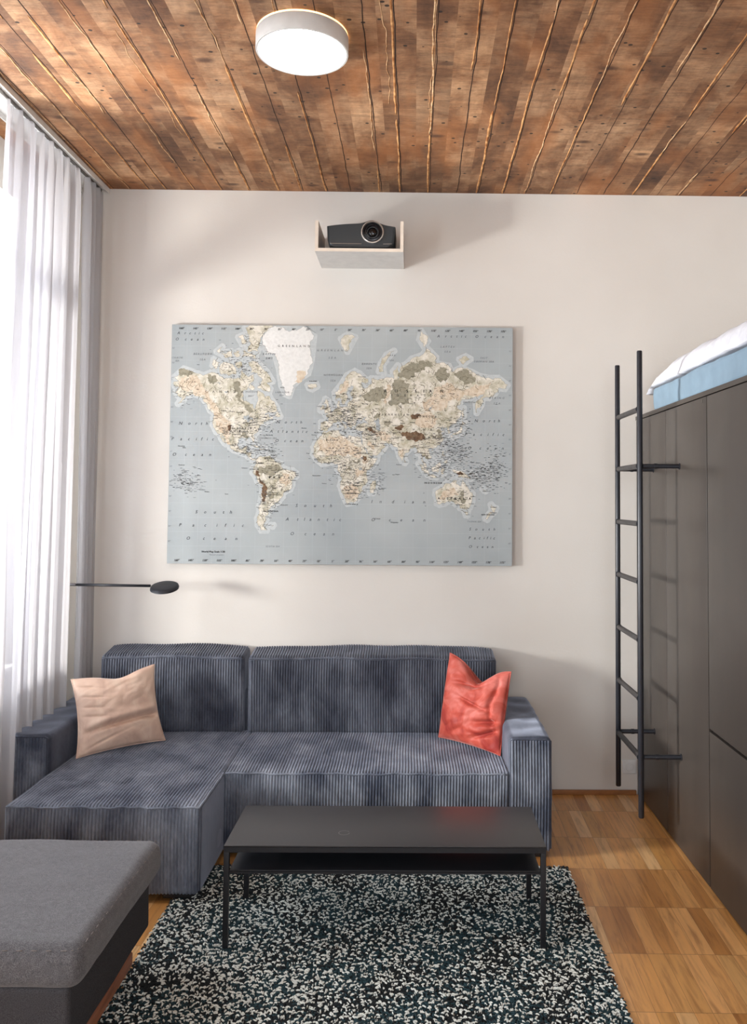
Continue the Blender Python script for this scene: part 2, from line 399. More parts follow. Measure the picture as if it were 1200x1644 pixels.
# arms: smooth body with a ribbed front panel
for nm, x0, x1 in (('right', .464, .668), ('left', -1.93, -1.715)):
    a_ = block('arm', (x0, x1), (AF+.006, 4.975), (.035, .562), .028, cord_flat_m, sofa, ribs=False, bulge=.005, wr=.006, ny=40, nz=16, ws=9)
    v, f = rbox((x0+.006, x1-.010), (AF-.004, AF+.02), (.04, .553), .006, 8, 1, 24, rib_disp(.0078, None, x0), PITCH/10)
    mesh_obj('front_panel', v, f, cord_m, a_, True)
    pipe('piping', [(x0+.006, AF+.002, .05+k*.05) for k in range(11)]+[(x0+.02+(x1-x0-.04)*k/8, AF+.001, .556) for k in range(9)]+[(x1-.008, AF+.002, .55-k*.05) for k in range(11)], a_, cord_flat_m, .005)
for x, y in ((-1.64, 3.72), (-.98, 3.72), (-.80, 4.18), (.58, 4.18), (-1.82, 4.2), (-1.8, 4.9), (.58, 4.9), (-.9, 4.8)):
    MB().box(x-.06, x+.06, y-.05, y+.05, .012 if abs(x+.4) < .65 and y < 4.3 else 0.0, .045, .004).build('foot', foot_m, sofa, True, 40)

# ------------------------------------------------------------------ throw cushions
def velvet(name, c1, c2, c3):
    n = NT(name); a = n.noise(7, 4, dist=1.2); b = n.noise(300, 2)
    lw = n.n('ShaderNodeLayerWeight'); lw.inputs[0].default_value = .35
    col = n.ramp(a, [(.3, c1), (.5, c2), (.72, c3)])
    return n.set(color=col, rough=.55, sheen=.7, sheen_r=.3, sheen_c=(1, .9, .85, 1), spec=.25, normal=n.bump(b, .12, .001))
def pillow(name, label, corners, T, mat, bow, fold, wr, loc, seed):
    """corners: BL, BR, TR, TL (world)"""
    BL, BR, TR, TL = [np.array(c_, float) for c_ in corners]
    root = thing(name, label, 'cushion', loc)
    N_ = 110; nrm = np.cross(BR-BL, TL-BL); nrm /= np.linalg.norm(nrm)
    U_ = (BR-BL)/np.linalg.norm(BR-BL); Wv = (TL-BL)/np.linalg.norm(TL-BL)
    V = []; Fq = []
    for side in (1, -1):
        for i in range(N_+1):
            for j in range(N_+1):
                u, v = i/N_, j/N_
                # denser near edges
                u = .5-.5*math.cos(math.pi*u)*1.0 if False else u
                p = (BL*(1-u)+BR*u)*(1-v)+(TL*(1-u)+TR*u)*v
                su, sv = math.sin(math.pi*u), math.sin(math.pi*v)
                p = p-U_*(2*u-1)*bow[0]*sv**.8-Wv*(2*v-1)*bow[1]*su**.8
                e = min(1, 9*min(u, 1-u))*min(1, 9*min(v, 1-v))
                t = T*(max(0, su*sv))**.42
                d1, fv = fold(u, v)
                w1 = wr*(noise.noise(Vector((u*2.4+seed, v*8, seed)))*.8+noise.noise(Vector((u*9+v*4, v*14-u*5+seed, 2)))*.45
                         + .6*abs(noise.noise(Vector((u*5-v*5+seed, v*7, 7)))))*e
                p = p+nrm*side*(t+w1*side if side > 0 else t)+nrm*(d1*e if side > 0 else 0)+Wv*fv
                V.append(p)
    m = N_+1
    for s_ in (0, 1):
        o_ = s_*m*m
        for i in range(N_):
            for j in range(N_):
                q = (o_+i*m+j, o_+(i+1)*m+j, o_+(i+1)*m+j+1, o_+i*m+j+1); Fq.append(q if s_ == 0 else q[::-1])
    mesh_obj('cover', V, Fq, mat, root, True)
    rim = [V[i*m] for i in range(N_+1)]+[V[N_*m+j] for j in range(1, N_+1)]+[V[(N_-i)*m+N_] for i in range(1, N_+1)]+[V[N_-j] for j in range(1, N_)]
    MB().tube(rim[::2], .0028, 6, closed=True).build('seam', mat, root, True)
    return root
pink_m = velvet('blush_velvet', srgb(196, 164, 146), srgb(214, 184, 164), srgb(228, 204, 184))
red_m = velvet('coral_velvet', srgb(138, 42, 36), srgb(174, 74, 60), srgb(196, 112, 102))
def fold_pink(u, v):
    d = -.028*math.exp(-((v-.26-.10*u)/.035)**2)*min(1, u*2+.2)+.010*math.exp(-((v-.33-.10*u)/.05)**2)
    d += -.028*math.exp(-((u-1.0)/.16)**2-((v-.33)/.07)**2)
    for k, (a, b) in enumerate(((.86, .10), (.72, .16), (.58, .12), (.46, .15))):
        d += -.008*math.exp(-((v-a+.25*(u-.1))/.018)**2)*math.exp(-((u-b)/.16)**2)
    d += -.007*math.exp(-((v-.12-.3*(u-.3))/.02)**2)*math.exp(-((u-.3)/.2)**2)
    fv = -.03*math.exp(-((u-.55)/.22)**2)*v**6
    return d, fv
pillow('throw_cushion', 'blush pink velvet cushion propped in the left corner of the sofa', 
       [(-1.655, 4.29, .402), (-1.30, 4.58, .413), (-1.385, 4.64, .797), (-1.75, 4.44, .755)], .075, pink_m, (.022, .012), fold_pink, .006, (-1.48, 4.45, .4), 3.3)
def fold_red(u, v):
    c_ = .54
    d = -.05*math.exp(-((u-c_+.05*(1-v))/.13)**2)*v**5
    d += -.032*math.exp(-((v-.74-.22*(u-.35))/.03)**2)*math.exp(-((u-.42)/.18)**2)
    d += -.034*math.exp(-((v-.34-.2*(u-.8))/.035)**2)*math.exp(-((u-.82)/.22)**2)
    d += -.026*math.exp(-((v-.20-.45*(u-.8))/.03)**2)*math.exp(-((u-.85)/.2)**2)
    d += -.018*math.exp(-((v-.52+.2*(u-.6))/.025)**2)*math.exp(-((u-.62)/.25)**2)
    d += -.020*math.exp(-((u-.86-.03*math.sin(v*9))/.03)**2)*math.exp(-((v-.62)/.3)**2)
    fv = -.105*math.exp(-(abs(u-c_)/.22)**1.6)*v**5
    return d, fv
pillow('throw_cushion', 'coral red velvet cushion with a dented top, propped against the right arm of the sofa',
       [(.145, 4.67, .412), (.448, 4.37, .402), (.517, 4.50, .80), (.205, 4.68, .862)], .07, red_m, (.006, .010), fold_red, .011, (.3, 4.5, .4), 9.1)

# ------------------------------------------------------------------ coffee table
n = NT('black_lacquer')
sc = n.noise(3, 5, dist=.5)
dx = n.n('ShaderNodeVectorMath', operation='DISTANCE'); n.t.links.new(n.tc.outputs['Object'], dx.inputs[0]); dx.inputs[1].default_value = (-.261, 3.400, .3887)
ringm = n.m('LESS_THAN', n.m('ABSOLUTE', n.m('SUBTRACT', dx.outputs['Value'], .021)), .0016)
ringm = n.m('MULTIPLY', ringm, n.m('GREATER_THAN', n.noise(40, 2), .42))
top_m = n.set(color=n.mix(n.m('MULTIPLY', ringm, .6), n.ramp(sc, [(.3, srgb(38, 36, 38)), (.7, srgb(50, 48, 49))]), srgb(130, 128, 128)), rough=n.m('MULTIPLY_ADD', sc, .15, .30), spec=.6)
steel_m = plain('black_powder_coat', srgb(26, 27, 31), .42, vary=.1)
T0, T1, TF, TB, TZ = -.7017, .5102, 3.2724, 3.6929, .3887
tb = thing('coffee_table', 'low black rectangular coffee table with a lower shelf, standing on the speckled rug', 'table', (-.096, 3.4827, 0))
MB().box(T0, T1, TF, TB, TZ-.005, TZ, .0015).build('tabletop', top_m, tb, True, 40)
fr = MB()
fr.box(T0, T1, TF, TF+.02, TZ-.025, TZ-.0055).box(T0, T1, TB-.02, TB, TZ-.025, TZ-.0055).box(T0, T0+.02, TF+.02, TB-.02, TZ-.025, TZ-.0055).box(T1-.02, T1, TF+.02, TB-.02, TZ-.025, TZ-.0055)
fr.build('frame', steel_m, tb)
for x in (T0, T1-.02):
    for y in (TF, TB-.02): MB().box(x, x+.02, y, y+.02, .010, TZ-.0255, .0015).build('leg', steel_m, tb, True, 40)
sh = MB().box(T0+.021, T1-.021, TF+.004, TB-.004, .292, .2975, .0012).build('shelf', steel_m, tb, True, 40)
for q0, q1, q2 in ((TF+.0035, TF+.0075, .2915), (TB-.0075, TB-.0035, .3045)): MB().box(T0+.021, T1-.021, q0, q1, .284, q2).build('shelf_lip', steel_m, sh)

# ------------------------------------------------------------------ rug
rug = thing('rug', 'black, teal and white speckled shaggy rug under the coffee table', 'rug', (-.13, 3.2, 0))
RX0, RX1, RY0, RY1 = -1.0, .725, 1.75, 4.005
back_m = plain('rug_backing', srgb(26, 34, 38), .95)
MB().box(RX0+.012, RX1-.012, RY0+.012, RY1-.012, .0005, .006, .002).build('backing', back_m, rug, True, 40)
yarns = [plain('yarn_white', srgb(218, 220, 212), .9), plain('yarn_teal', srgb(30, 56, 62), .9), plain('yarn_black', srgb(20, 26, 28), .9)]
rs = np.random.RandomState(5)
def yarn_pile():
    V, Fc, Mi = [], [], []
    step = .0082
    xs = np.arange(RX0+.004, RX1-.002, step); yy = np.arange(RY0+.004, RY1-.003, step)
    cnt = 0
    prof = [(-1, .55), (-.35, 1), (.4, .95), (1, .45)]
    for y in yy:
        for x in xs:
            px_, py_ = x+rs.uniform(-.5, .5)*step, y+rs.uniform(-.5, .5)*step
            # rounded corners
            th = rs.uniform(0, math.pi); L = rs.uniform(.0055, .0085); r_ = rs.uniform(.0020, .0029)
            clump = noise.noise(Vector((px_*72, py_*72, 0)))+rs.uniform(-.35, .35)
            big = noise.noise(Vector((px_*2.2, py_*2.2, 4)))
            mi = 0 if clump > .17-.10*big else (1 if noise.noise(Vector((px_*5, py_*5, 9))) > -.05+rs.uniform(-.4, .4) else 2)
            cv = rs.uniform(-.9, .9); z0 = rs.uniform(.006, .011)+(.0012 if mi == 0 else 0)
            b = len(V)
            for t, k in prof:
                a = th+cv*t; cx = px_+math.cos(th)*t*L-math.sin(th)*cv*.5*L*(t*t); cy = py_+math.sin(th)*t*L+math.cos(th)*cv*.5*L*(t*t)
                zc = z0+.0022*(1-t*t); nx_, ny_ = -math.sin(a), math.cos(a); rr = r_*k
                V.append((cx+nx_*rr, cy+ny_*rr, zc-.002)); V.append((cx+nx_*rr*.5, cy+ny_*rr*.5, zc+rr*.8)); V.append((cx-nx_*rr*.5, cy-ny_*rr*.5, zc+rr*.8)); V.append((cx-nx_*rr, cy-ny_*rr, zc-.002))
            for i in range(3):
                for j in range(3): Fc.append((b+i*4+j, b+i*4+j+1, b+i*4+j+5, b+i*4+j+4)); Mi.append(mi)
            Fc.append((b, b+1, b+2, b+3)); Mi.append(mi); Fc.append((b+15, b+14, b+13, b+12)); Mi.append(mi)
    o = mesh_obj('pile', V, Fc, None, rug, True, yarns, Mi); o['kind'] = 'stuff'
yarn_pile()

# ------------------------------------------------------------------ ottoman (foreground)
n = NT('grey_felt'); a = n.noise(420, 3); b = n.noise(60, 4); c2 = n.noise(4, 3)
felt_c = n.mix(1, n.ramp(a, [(.3, srgb(58, 57, 60)), (.68, srgb(112, 110, 112))]), n.ramp(b, [(.3, (.8, .8, .8, 1)), (.7, (1.15, 1.15, 1.15, 1))]), 'MULTIPLY')
felt_m = n.set(color=felt_c, rough=.92, sheen=.25, spec=.15, normal=n.bump(a, .45, .003))
n = NT('dark_grey_felt'); a = n.noise(420, 3)
felt2_m = n.set(color=n.ramp(a, [(.3, srgb(46, 45, 47)), (.68, srgb(78, 76, 78))]), rough=.95, spec=.15, normal=n.bump(a, .45, .003))
n = NT('walnut_rail'); g = n.noise(8, 5, n.map((6, .7, 6)))
rail_m = n.set(color=n.ramp(g, [(.3, srgb(120, 66, 40)), (.7, srgb(166, 104, 70))]), rough=.45)
ot = thing('ottoman', 'dark grey felt ottoman with a rounded padded top, in the near left corner', 'ottoman', (-1.45, 2.8, 0))
OX0, OX1, OY0, OY1 = -1.78, -.905, 2.42, 3.20
def ob(p, q):
    u = (p[0]-(OX0+OX1)/2)/((OX1-OX0)/2); v = (p[1]-(OY0+OY1)/2)/((OY1-OY0)/2)
    g = .014*(max(0, 1-u*u)*max(0, 1-v*v))**.6 if q[2] > .3 else 0
    return g+.005*noise.noise(Vector(p)*4)+.002*noise.noise(Vector(p)*14)
v, f = rbox((OX0, OX1), (OY0, OY1), (.325, .445), .045, 30, 30, 8, lambda P, N: np.array([ob(p, q) for p, q in zip(P, N)]))
seat_o = mesh_obj('seat_cushion', v, f, felt_m, ot, True)
rr_ = .04; loop = []
for cx, cy, a0 in ((OX1-rr_, OY1-rr_, 0), (OX0+rr_, OY1-rr_, 90), (OX0+rr_, OY0+rr_, 180), (OX1-rr_, OY0+rr_, 270)):
    for k in range(7):
        a = R(a0+15*k); loop.append((cx+math.cos(a)*(rr_-.010), cy+math.sin(a)*(rr_-.010), .435))
# piped seam drawn along the edge of the top
dense = []
for i in range(len(loop)):
    p, q = Vector(loop[i]), Vector(loop[(i+1) % len(loop)]); k_ = max(1, int((q-p).length/.02))
    for k in range(k_): dense.append(p.lerp(q, k/k_))
stitch_m = plain('grey_stitching', srgb(120, 112, 108), .9)
st = MB()
for i in range(0, len(dense), 2):
    p = dense[i]; q = dense[(i+1) % len(dense)]
    st.tube([p+Vector((0, 0, .0015)), q.lerp(p, .25)+Vector((0, 0, .0015))], .0013, 5)
st.build('stitching', stitch_m, seat_o, True)
v, f = rbox((OX0+.03, OX1-.035), (OY0+.015, OY1-.04), (.145, .335), .018, 8, 8, 6, lambda P, N: np.array([.003*noise.noise(Vector(p)*7) for p in P]))
mesh_obj('base', v, f, felt2_m, ot, True)
MB().box(OX0+.05, OX1-.040, OY0+.1, OY1-.20, .095, .144, .008).build('wooden_rail', rail_m, ot, True, 40)
for x in (OX0+.12, OX1-.12):
    for y in (OY0+.17, OY1-.28): MB().lathe([(.016, 0), (.018, .004), (.024, .102)], (x, y, .0), n=20).build('leg', rail_m, ot, True, 40)

# ------------------------------------------------------------------ wardrobe with doors and the loft bed
WX, WT = 1.3075, 2.19
n = NT('black_brown_veneer'); g = n.noise(5, 6, n.map((1, 1, .12)), .6); sm = n.noise(2.2, 4, dist=.6)
ward_m = n.set(color=n.ramp(g, [(.3, srgb(58, 53, 49)), (.7, srgb(68, 62, 57))]), rough=n.m('MULTIPLY_ADD', sm, .14, .30), spec=.42, normal=n.bump(g, .02, .001))
body_m = plain('black_brown_carcass', srgb(30, 27, 25), .6)
wd = thing('wardrobe', 'tall black-brown wardrobe block along the right side, carrying the loft bed', 'wardrobe', (1.7, 3.8, 0))
MB().box(WX+.022, 2.70, 2.52, D-.004, 0, WT-.024).build('carcass', body_m, wd)
MB().box(WX-.002, 2.70, 2.50, D-.003, WT-.022, WT).build('top_board', ward_m, wd)
def door(y0, y1, z0, z1): return MB().box(WX, WX+.020, y0, y1, z0, z1, .0012).build('door', ward_m, wd, True, 40)
MB().box(WX+.002, WX+.020, 4.965, D-.004, .0, WT-.024).build('filler_strip', ward_m, wd)
door(4.4115, 4.963, .012, WT-.026)
d2 = door(3.794, 4.4065, .012, WT-.026)
for y0, y1 in ((3.168, 3.784), (2.542, 3.158)):
    door(y0, y1, .697, WT-.026); door(y0, y1, .012, .684)
chrome_m = plain('dull_metal', srgb(120, 116, 112), .35, 1)
MB().lathe([(.0075, -.0016), (.0078, -.0005), (.0055, -.0005), (.005, .002)], (WX-.0002, 3.846, 2.148), 'x', 20).build('screw_cap', chrome_m, d2, True, 40)

blue_m = plain('blue_sheet', srgb(122, 144, 160), .85, vary=.08, bscale=30, bstr=.2)
n = NT('white_duvet'); b1 = n.noise(12, 4, dist=.8)
duv_m = n.set(color=n.ramp(b1, [(.3, srgb(206, 208, 216)), (.7, srgb(228, 230, 236))]), rough=.85, normal=n.bump(b1, .4, .01))
def mb_disp(P, N):
    return np.array([.008*noise.noise(Vector((p[0]*2, p[1]*3, p[2]*14)))+.004*noise.noise(Vector((p[0], p[1]*9+p[2]*22, 3))) for p in P])
v, f = rbox((1.325, 2.69), (2.60, 4.70), (WT+.001, 2.318), .018, 16, 60, 10, mb_disp)
mt = tag(mesh_obj('mattress', v, f, blue_m, None, True), 'mattress in a pale blue fitted sheet lying on top of the wardrobe', 'mattress')
def duvet():
    nx, ny = 50, 110; V = []; Fc = []
    X0, X1, Y0, Y1 = 1.318, 2.66, 2.62, 4.82
    for lay in (0, 1):
        for i in range(nx+1):
            for j in range(ny+1):
                u, v_ = i/nx, j/ny; x = X0+(X1-X0)*u; y = Y0+(Y1-Y0)*v_
                x += (.014*noise.noise(Vector((y*6, 1, 0)))+.008*noise.noise(Vector((y*17, 4, 0))))*(1-u)
                y += .02*noise.noise(Vector((x*5, 8, 0)))*v_
                eu = min(1, u/.11); ev = min(1, (1-v_)/.22); e2 = min(1, (1-u)/.1)*min(1, v_/.1)
                th = .140*(eu*(2-eu))**.6*(ev*(2-ev))**.55*e2+.0
                th += (.018*noise.noise(Vector((x*7, y*7, 0)))+.012*noise.noise(Vector((x*16, y*13, 2))))*min(1, u*9)*min(1, (1-v_)*9)*e2
                zb = 2.332+.004*noise.noise(Vector((y*16, 6, 0)))
                if y > 4.70: zb -= .3*(y-4.70)
                V.append((x, y, zb+(max(.003, th) if lay else 0)))
    m = ny+1; K = (nx+1)*m
    for i in range(nx):
        for j in range(ny):
            a = i*m+j; Fc.append((K+a, K+a+m, K+a+m+1, K+a+1)); Fc.append((a, a+1, a+m+1, a+m))
    for i in range(nx): Fc.append((i*m, (i+1)*m, K+(i+1)*m, K+i*m)); Fc.append((i*m+ny, K+i*m+ny, K+(i+1)*m+ny, (i+1)*m+ny))
    for j in range(ny): Fc.append((j, K+j, K+j+1, j+1)); Fc.append((nx*m+j, nx*m+j+1, K+nx*m+j+1, K+nx*m+j))
    tag(mesh_obj('duvet', V, Fc, duv_m, None, True), 'rumpled white duvet spread over the blue mattress of the loft bed', 'duvet')
duvet()

# ------------------------------------------------------------------ ladder
lad_m = plain('black_steel_tube', srgb(34, 36, 42), .38, vary=.12)
rung_m = plain('worn_black_steel', srgb(52, 50, 50), .5, vary=.3, bscale=90)
ld = thing('ladder', 'narrow black metal ladder fixed in front of the wardrobe door nearest the wall', 'ladder', (1.1147, 4.412, .166))
LX, LF, LN = 1.1115, 4.6421, 4.1821
for y in (LF, LN):
    MB().tube([(LX, y, .166), (LX, y, .17), (LX, y, 2.432), (LX, y, 2.436)], [.011, .0135, .0135, .011], 20).build('rail', lad_m, ld, True, 40)
zs = [.450, .732, 1.015, 1.297, 1.581, 1.865, 2.147]
for z in zs:
    r_ = MB().tube([(LX, LN+.0136, z), (LX, LF-.0136, z)], .0135, 18).build('rung', rung_m, ld, True, 40)
    for q0, q1 in ((LN+.0135, LN+.020), (LF-.020, LF-.0135)): MB().tube([(LX, q0, z), (LX, q1, z)], .0165, 16).build('weld_collar', lad_m, r_, True, 40)
for z in (zs[0]+.005, zs[5]):
    for y in (LF, LN):
        b_ = MB().tube([(LX+.0136, y, z), (WX-.004, y, z)], .0115, 16).build('bracket', lad_m, ld, True, 40)
        MB().tube([(LX+.07, y, z), (LX+.085, y, z)], .0135, 16).build('collar', lad_m, b_, True, 40)
        MB().tube([(WX-.004, y, z), (WX, y, z)], .016, 20).build('flange', lad_m, b_, True, 40)

# ------------------------------------------------------------------ wall socket
pl_m = plain('white_plastic', srgb(222, 222, 220), .35)
dk = plain('dark_hole', srgb(20, 20, 20), .8)
so = thing('power_socket', 'white square wall socket behind the foot of the ladder', 'socket', (1.2605, D, .159))
cx, cz = 1.2605, .159
MB().box(cx-.040, cx+.040, D-.010, D-.0005, cz-.040, cz+.040, .003).build('cover_plate', pl_m, so, True, 40)
MB().lathe([(.0235, -.013), (.0225, -.014), (.0195, -.014), (.0185, -.0108), (.001, -.0106)], (cx, D, cz), 'y', 32).build('outlet_ring', chrome_m if False else pl_m, so, True, 40)
MB().lathe([(.0186, -.0112), (.0001, -.0112)], (cx, D, cz), 'y', 24).build('outlet_well', plain('grey_plastic', srgb(120, 120, 118), .5), so)
for q in (-.0095, .0095): MB().lathe([(.0028, -.0118), (.0028, -.0112)], (cx+q, D, cz), 'y', 12).build('pin_hole', dk, so)

# ------------------------------------------------------------------ projector shelf and projector
shelf_m = plain('white_shelf', srgb(214, 212, 208), .5)
edge_m = plain('cream_edge', srgb(226, 214, 198), .55)
ws = thing('wall_shelf', 'small white open-topped shelf box high on the wall above the map', 'shelf', (-.314, D, 3.058))
SX0, SX1, SY, SZB, SZT = -.5589, -.0698, 4.657, 3.058, 3.230
def panel(nm, x0, x1, z0, z1):
    o = MB().box(x0, x1, SY+.002, D-.001, z0, z1).build(nm, shelf_m, ws)
    MB().box(x0, x1, SY, SY+.002, z0, z1).build('edge_band', edge_m, o)
panel('bottom_panel', SX0, SX1, SZB, SZB+.018)
panel('side_panel', SX0, SX0+.018, SZB+.018, SZT); panel('side_panel', SX1-.018, SX1, SZB+.018, SZT)
n = NT('projector_shell'); f = n.noise(200, 2)
proj_m = n.set(color=srgb(38, 44, 48), rough=.42, normal=n.bump(f, .08, .001))
pj = thing('projector', 'dark grey home projector with a large lens standing in the wall shelf', 'projector', (-.305, 4.8, 3.076))
PX0, PX1, PZ0 = -.497, -.115, 3.084
LCX, LCZ = -.2425, 3.172
def pj_top(x):
    u = (x-(-.27))/.19
    z = 3.212-.0+.018*(1-min(1, abs((x+.31)/.2))**2)
    z += .022*math.exp(-((x-LCX)/.045)**2)
    return z-.006
def proj_body():
    n_ = 60; pts = []
    for k in range(n_+1):
        x = PX0+(PX1-PX0)*k/n_; pts.append((x, pj_top(x)))
    # outline: bottom inset, sides flare upwards
    bot = [(PX1-.004, 3.15), (PX1-.010, 3.11), (PX1-.022, 3.092), (PX1-.035, PZ0)]
    bot2 = [(PX0+.035, PZ0), (PX0+.024, 3.088), (PX0+.012, 3.10), (PX0+.004, 3.13)]
    out = pts+bot+bot2
    cxm, czm = (PX0+PX1)/2, 3.15
    V = []; Fc = []
    layers = [(0, .93), (.006, .975), (.018, 1), (.27, 1), (.30, .95)]
    for d_, s in layers:
        for x, z in out: V.append((cxm+(x-cxm)*s, 4.675+d_, czm+(z-czm)*s))
    m = len(out)
    for l in range(len(layers)-1):
        for k in range(m): Fc.append((l*m+k, l*m+(k+1) % m, (l+1)*m+(k+1) % m, (l+1)*m+k))
    Fc.append(tuple(range(m))[::-1]); Fc.append(tuple(range((len(layers)-1)*m, len(layers)*m)))
    return V, Fc
v, f = proj_body(); body = mesh_obj('body', v, f, proj_m, pj, True, autos=35)
silver_m = plain('brushed_silver', srgb(196, 190, 182), .3, .6)
black_gloss = plain('gloss_black', srgb(14, 14, 17), .12)
ring = MB().lathe([(.060, .03), (.0635, .004), (.0625, -.004), (.0575, -.006), (.055, .0), (.0545, .03)], (LCX, 4.668, LCZ), 'y', 64).build('lens_ring', silver_m, pj, True, 40)
MB().lathe([(.0544, .02), (.0540, -.002), (.050, -.004), (.047, .006), (.040, .004), (.038, -.006), (.035, -.007), (.032, .006), (.029, .014)], (LCX, 4.668, LCZ), 'y', 64).build('lens_barrel', plain('lens_black', srgb(24, 24, 28), .3), pj, True, 40)
gp_ = [(.0285*math.cos(a), .012-.016*math.sin(a)) for a in np.linspace(0, math.pi/2*.98, 10)]
MB().lathe([(.0290, .0145)]+gp_, (LCX, 4.668, LCZ), 'y', 48).build('lens_glass', black_gloss, pj, True, 60)
for q in (((PX0+.02, 4.675, 3.108), (LCX-.06, 4.6725, 3.106)), ((LCX+.06, 4.6725, 3.106), (PX1-.02, 4.675, 3.108))): MB().tube(q, .0012, 6).build('trim_line', silver_m, body)
for x in (PX0+.06, (PX0+PX1)/2-.01, PX1-.06): MB().lathe([(.010, 3.076), (.010, 3.0865)], (x, 4.71, 0), n=16).build('foot', foot_m, pj, True, 40)

# ------------------------------------------------------------------ ceiling lamp
lp = thing('ceiling_lamp', 'round flush ceiling lamp with a glowing white disc', 'ceiling lamp', (-.4555, 3.29, HC))
LC = (-.4555, 3.29, 0)
lamp_m = plain('lamp_housing', srgb(206, 204, 200), .5)
MB().lathe([(.150, HC-.006), (.179, HC-.0065), (.1815, HC-.010), (.1815, HC-.072), (.180, HC-.0745), (.1725, HC-.0745), (.1715, HC-.070), (.05, HC-.069)], LC, n=96).build('housing', lamp_m, lp, True, 40)
n = NT('lamp_diffuser'); dif_m = n.set(color=(1, 1, 1, 1), emit=(1, .94, .85, 1), emit_s=16.0)
MB().lathe([(.1712, HC-.0695), (.1712, HC-.0735), (.165, HC-.0755), (.02, HC-.076)], LC, n=96).build('diffuser', dif_m, lp, True, 40)
n = NT('lamp_backlight'); bk_m = n.set(color=(1, .8, .55, 1), emit=(1, .62, .26, 1), emit_s=2.2)
MB().lathe([(.1795, HC-.0005), (.1795, HC-.006)], LC, n=96).build('backlight_rim', bk_m, lp, True, 40)

# ------------------------------------------------------------------ curtain rail, curtains
cr = thing('curtain_rail', 'white ceiling-mounted curtain rail above the sheer curtains', 'curtain rail', (-1.87, 3.5, HC))
MB().box(-1.985, -1.822, 1.6, D-.004, HC-.006, HC-.0005).box(-1.828, -1.822, 1.6, D-.004, HC-.030, HC-.006).box(-1.985, -1.979, 1.6, D-.004, HC-.030, HC-.006).build('channel', white_paint, cr)
MB().box(-1.872, -1.866, 1.6, D-.01, HC-.022, HC-.006).build('track', chrome_m, cr)
n = NT('sheer_voile'); weave = n.noise(6, 3, n.map((1, 1, .12)))
dif = n.n('ShaderNodeBsdfDiffuse'); dif.inputs[0].default_value = (.80, .77, .755, 1)
trl = n.n('ShaderNodeBsdfTranslucent'); trl.inputs[0].default_value = (.29, .29, .32, 1)
tra = n.n('ShaderNodeBsdfTransparent')
m1 = n.n('ShaderNodeMixShader'); m1.inputs[0].default_value = .5
n.t.links.new(dif.outputs[0], m1.inputs[1]); n.t.links.new(trl.outputs[0], m1.inputs[2])
m2 = n.n('ShaderNodeMixShader'); n.put(m2.inputs[0], n.m('MULTIPLY_ADD', weave, .08, .30))
n.t.links.new(m1.outputs[0], m2.inputs[1]); n.t.links.new(tra.outputs[0], m2.inputs[2]); n.t.links.new(m2.outputs[0], n.out.inputs[0])
voile_m = n.mat
def sstep(a, b, x): t = min(1, max(0, (x-a)/(b-a))); return t*t*(3-2*t)
def curtain(name, label, ya_top, yb_top, ya_bot, yb_bot, folds, seed, xb=-1.868):
    ny, nz = 300, 90; V = []; Fc = []; zt = HC-.024
    for j in range(nz+1):
        tz = (j/nz)**1.15; z_row = zt-tz*(zt-.03)
        for i in range(ny+1):
            s = i/ny; z0 = z_row
            q = s+.018*math.sin(s*9+seed)+.010*math.sin(s*23+seed*2)+.006*noise.noise(Vector((s*6, z0*.5, seed)))
            ph = q*folds*2*math.pi
            spread = sstep(0, 1, tz)
            ya = ya_top+(ya_bot-ya_top)*spread; yb = yb_top+(yb_bot-yb_top)*spread
            y = ya+(yb-ya)*s
            tight = math.exp(-tz/.03)
            am = .034*(1-.55*tight)*(.75+.5*noise.noise(Vector((s*folds*.7, z0*.35, seed))))
            x = xb+am*math.sin(ph+.5*noise.noise(Vector((s*4, z0*.8, seed+3))))+.006*math.sin(2.6*ph+seed)*(1-spread*.4)+.004*math.sin(ph*5+seed)*tight
            y += .010*math.cos(ph)*(1+1.2*spread)
            # in front of the arm the cloth hangs free beside the chaise, further back it falls behind the arm
            back = sstep(3.97, 4.09, y)
            z0 = z_row+(zt-tz*(zt-.578)-z_row)*back
            free = (1-sstep(3.98, 4.12, y))*sstep(2.2, .8, z0)
            x += free*.035
            low = sstep(.75, .45, z0); lim = -1.722
            if low > 0: x = x-max(0, x-lim)*low
            V.append((x, y, z0))
    m = ny+1
    for j in range(nz):
        for i in range(ny): a = j*m+i; Fc.append((a, a+1, a+m+1, a+m))
    return mesh_obj(name, V, Fc, voile_m, None, True)
tag(curtain('sheer_curtain', '', 3.80, 4.70, 3.66, 4.70, 8, 1.1), 'long sheer white curtain, the wide panel hanging beside the chaise', 'curtain')
tag(curtain('sheer_curtain', '', 4.74, 4.985, 4.795, 4.985, 3, 5.2, -1.862), 'narrow sheer white curtain panel hanging in the corner against the back wall', 'curtain')

# ------------------------------------------------------------------ floor lamp behind the curtain
fl = thing('floor_lamp', 'slim black reading floor lamp reaching from behind the curtain over the sofa', 'floor lamp', (-2.0, 4.752, 0))
FY = 4.752
lamp_b = plain('lamp_black', srgb(28, 31, 38), .5)
MB().lathe([(.10, .0005), (.10, .010), (.096, .014), (.004, .016)], (-2.0, FY, 0), n=40).build('base', lamp_b, fl, True, 40)
arc = [(-2.0, FY, .0145), (-2.0, FY, .5), (-1.99, FY, .9), (-1.965, FY, 1.08)]+[(-1.90-.06*math.cos(R(a)), FY, 1.13+.078*math.sin(R(a))) for a in range(15, 91, 15)]+[(-1.86, FY, 1.207)]
MB().tube(arc, .008, 12).build('pole', plain('lamp_grey_tube', srgb(120, 118, 120), .4), fl, True)
MB().tube([(-1.8595, FY, 1.207), (-1.45, FY, 1.204)], .0075, 12).build('arm', lamp_b, fl, True)
hx, hz = -1.372, 1.200
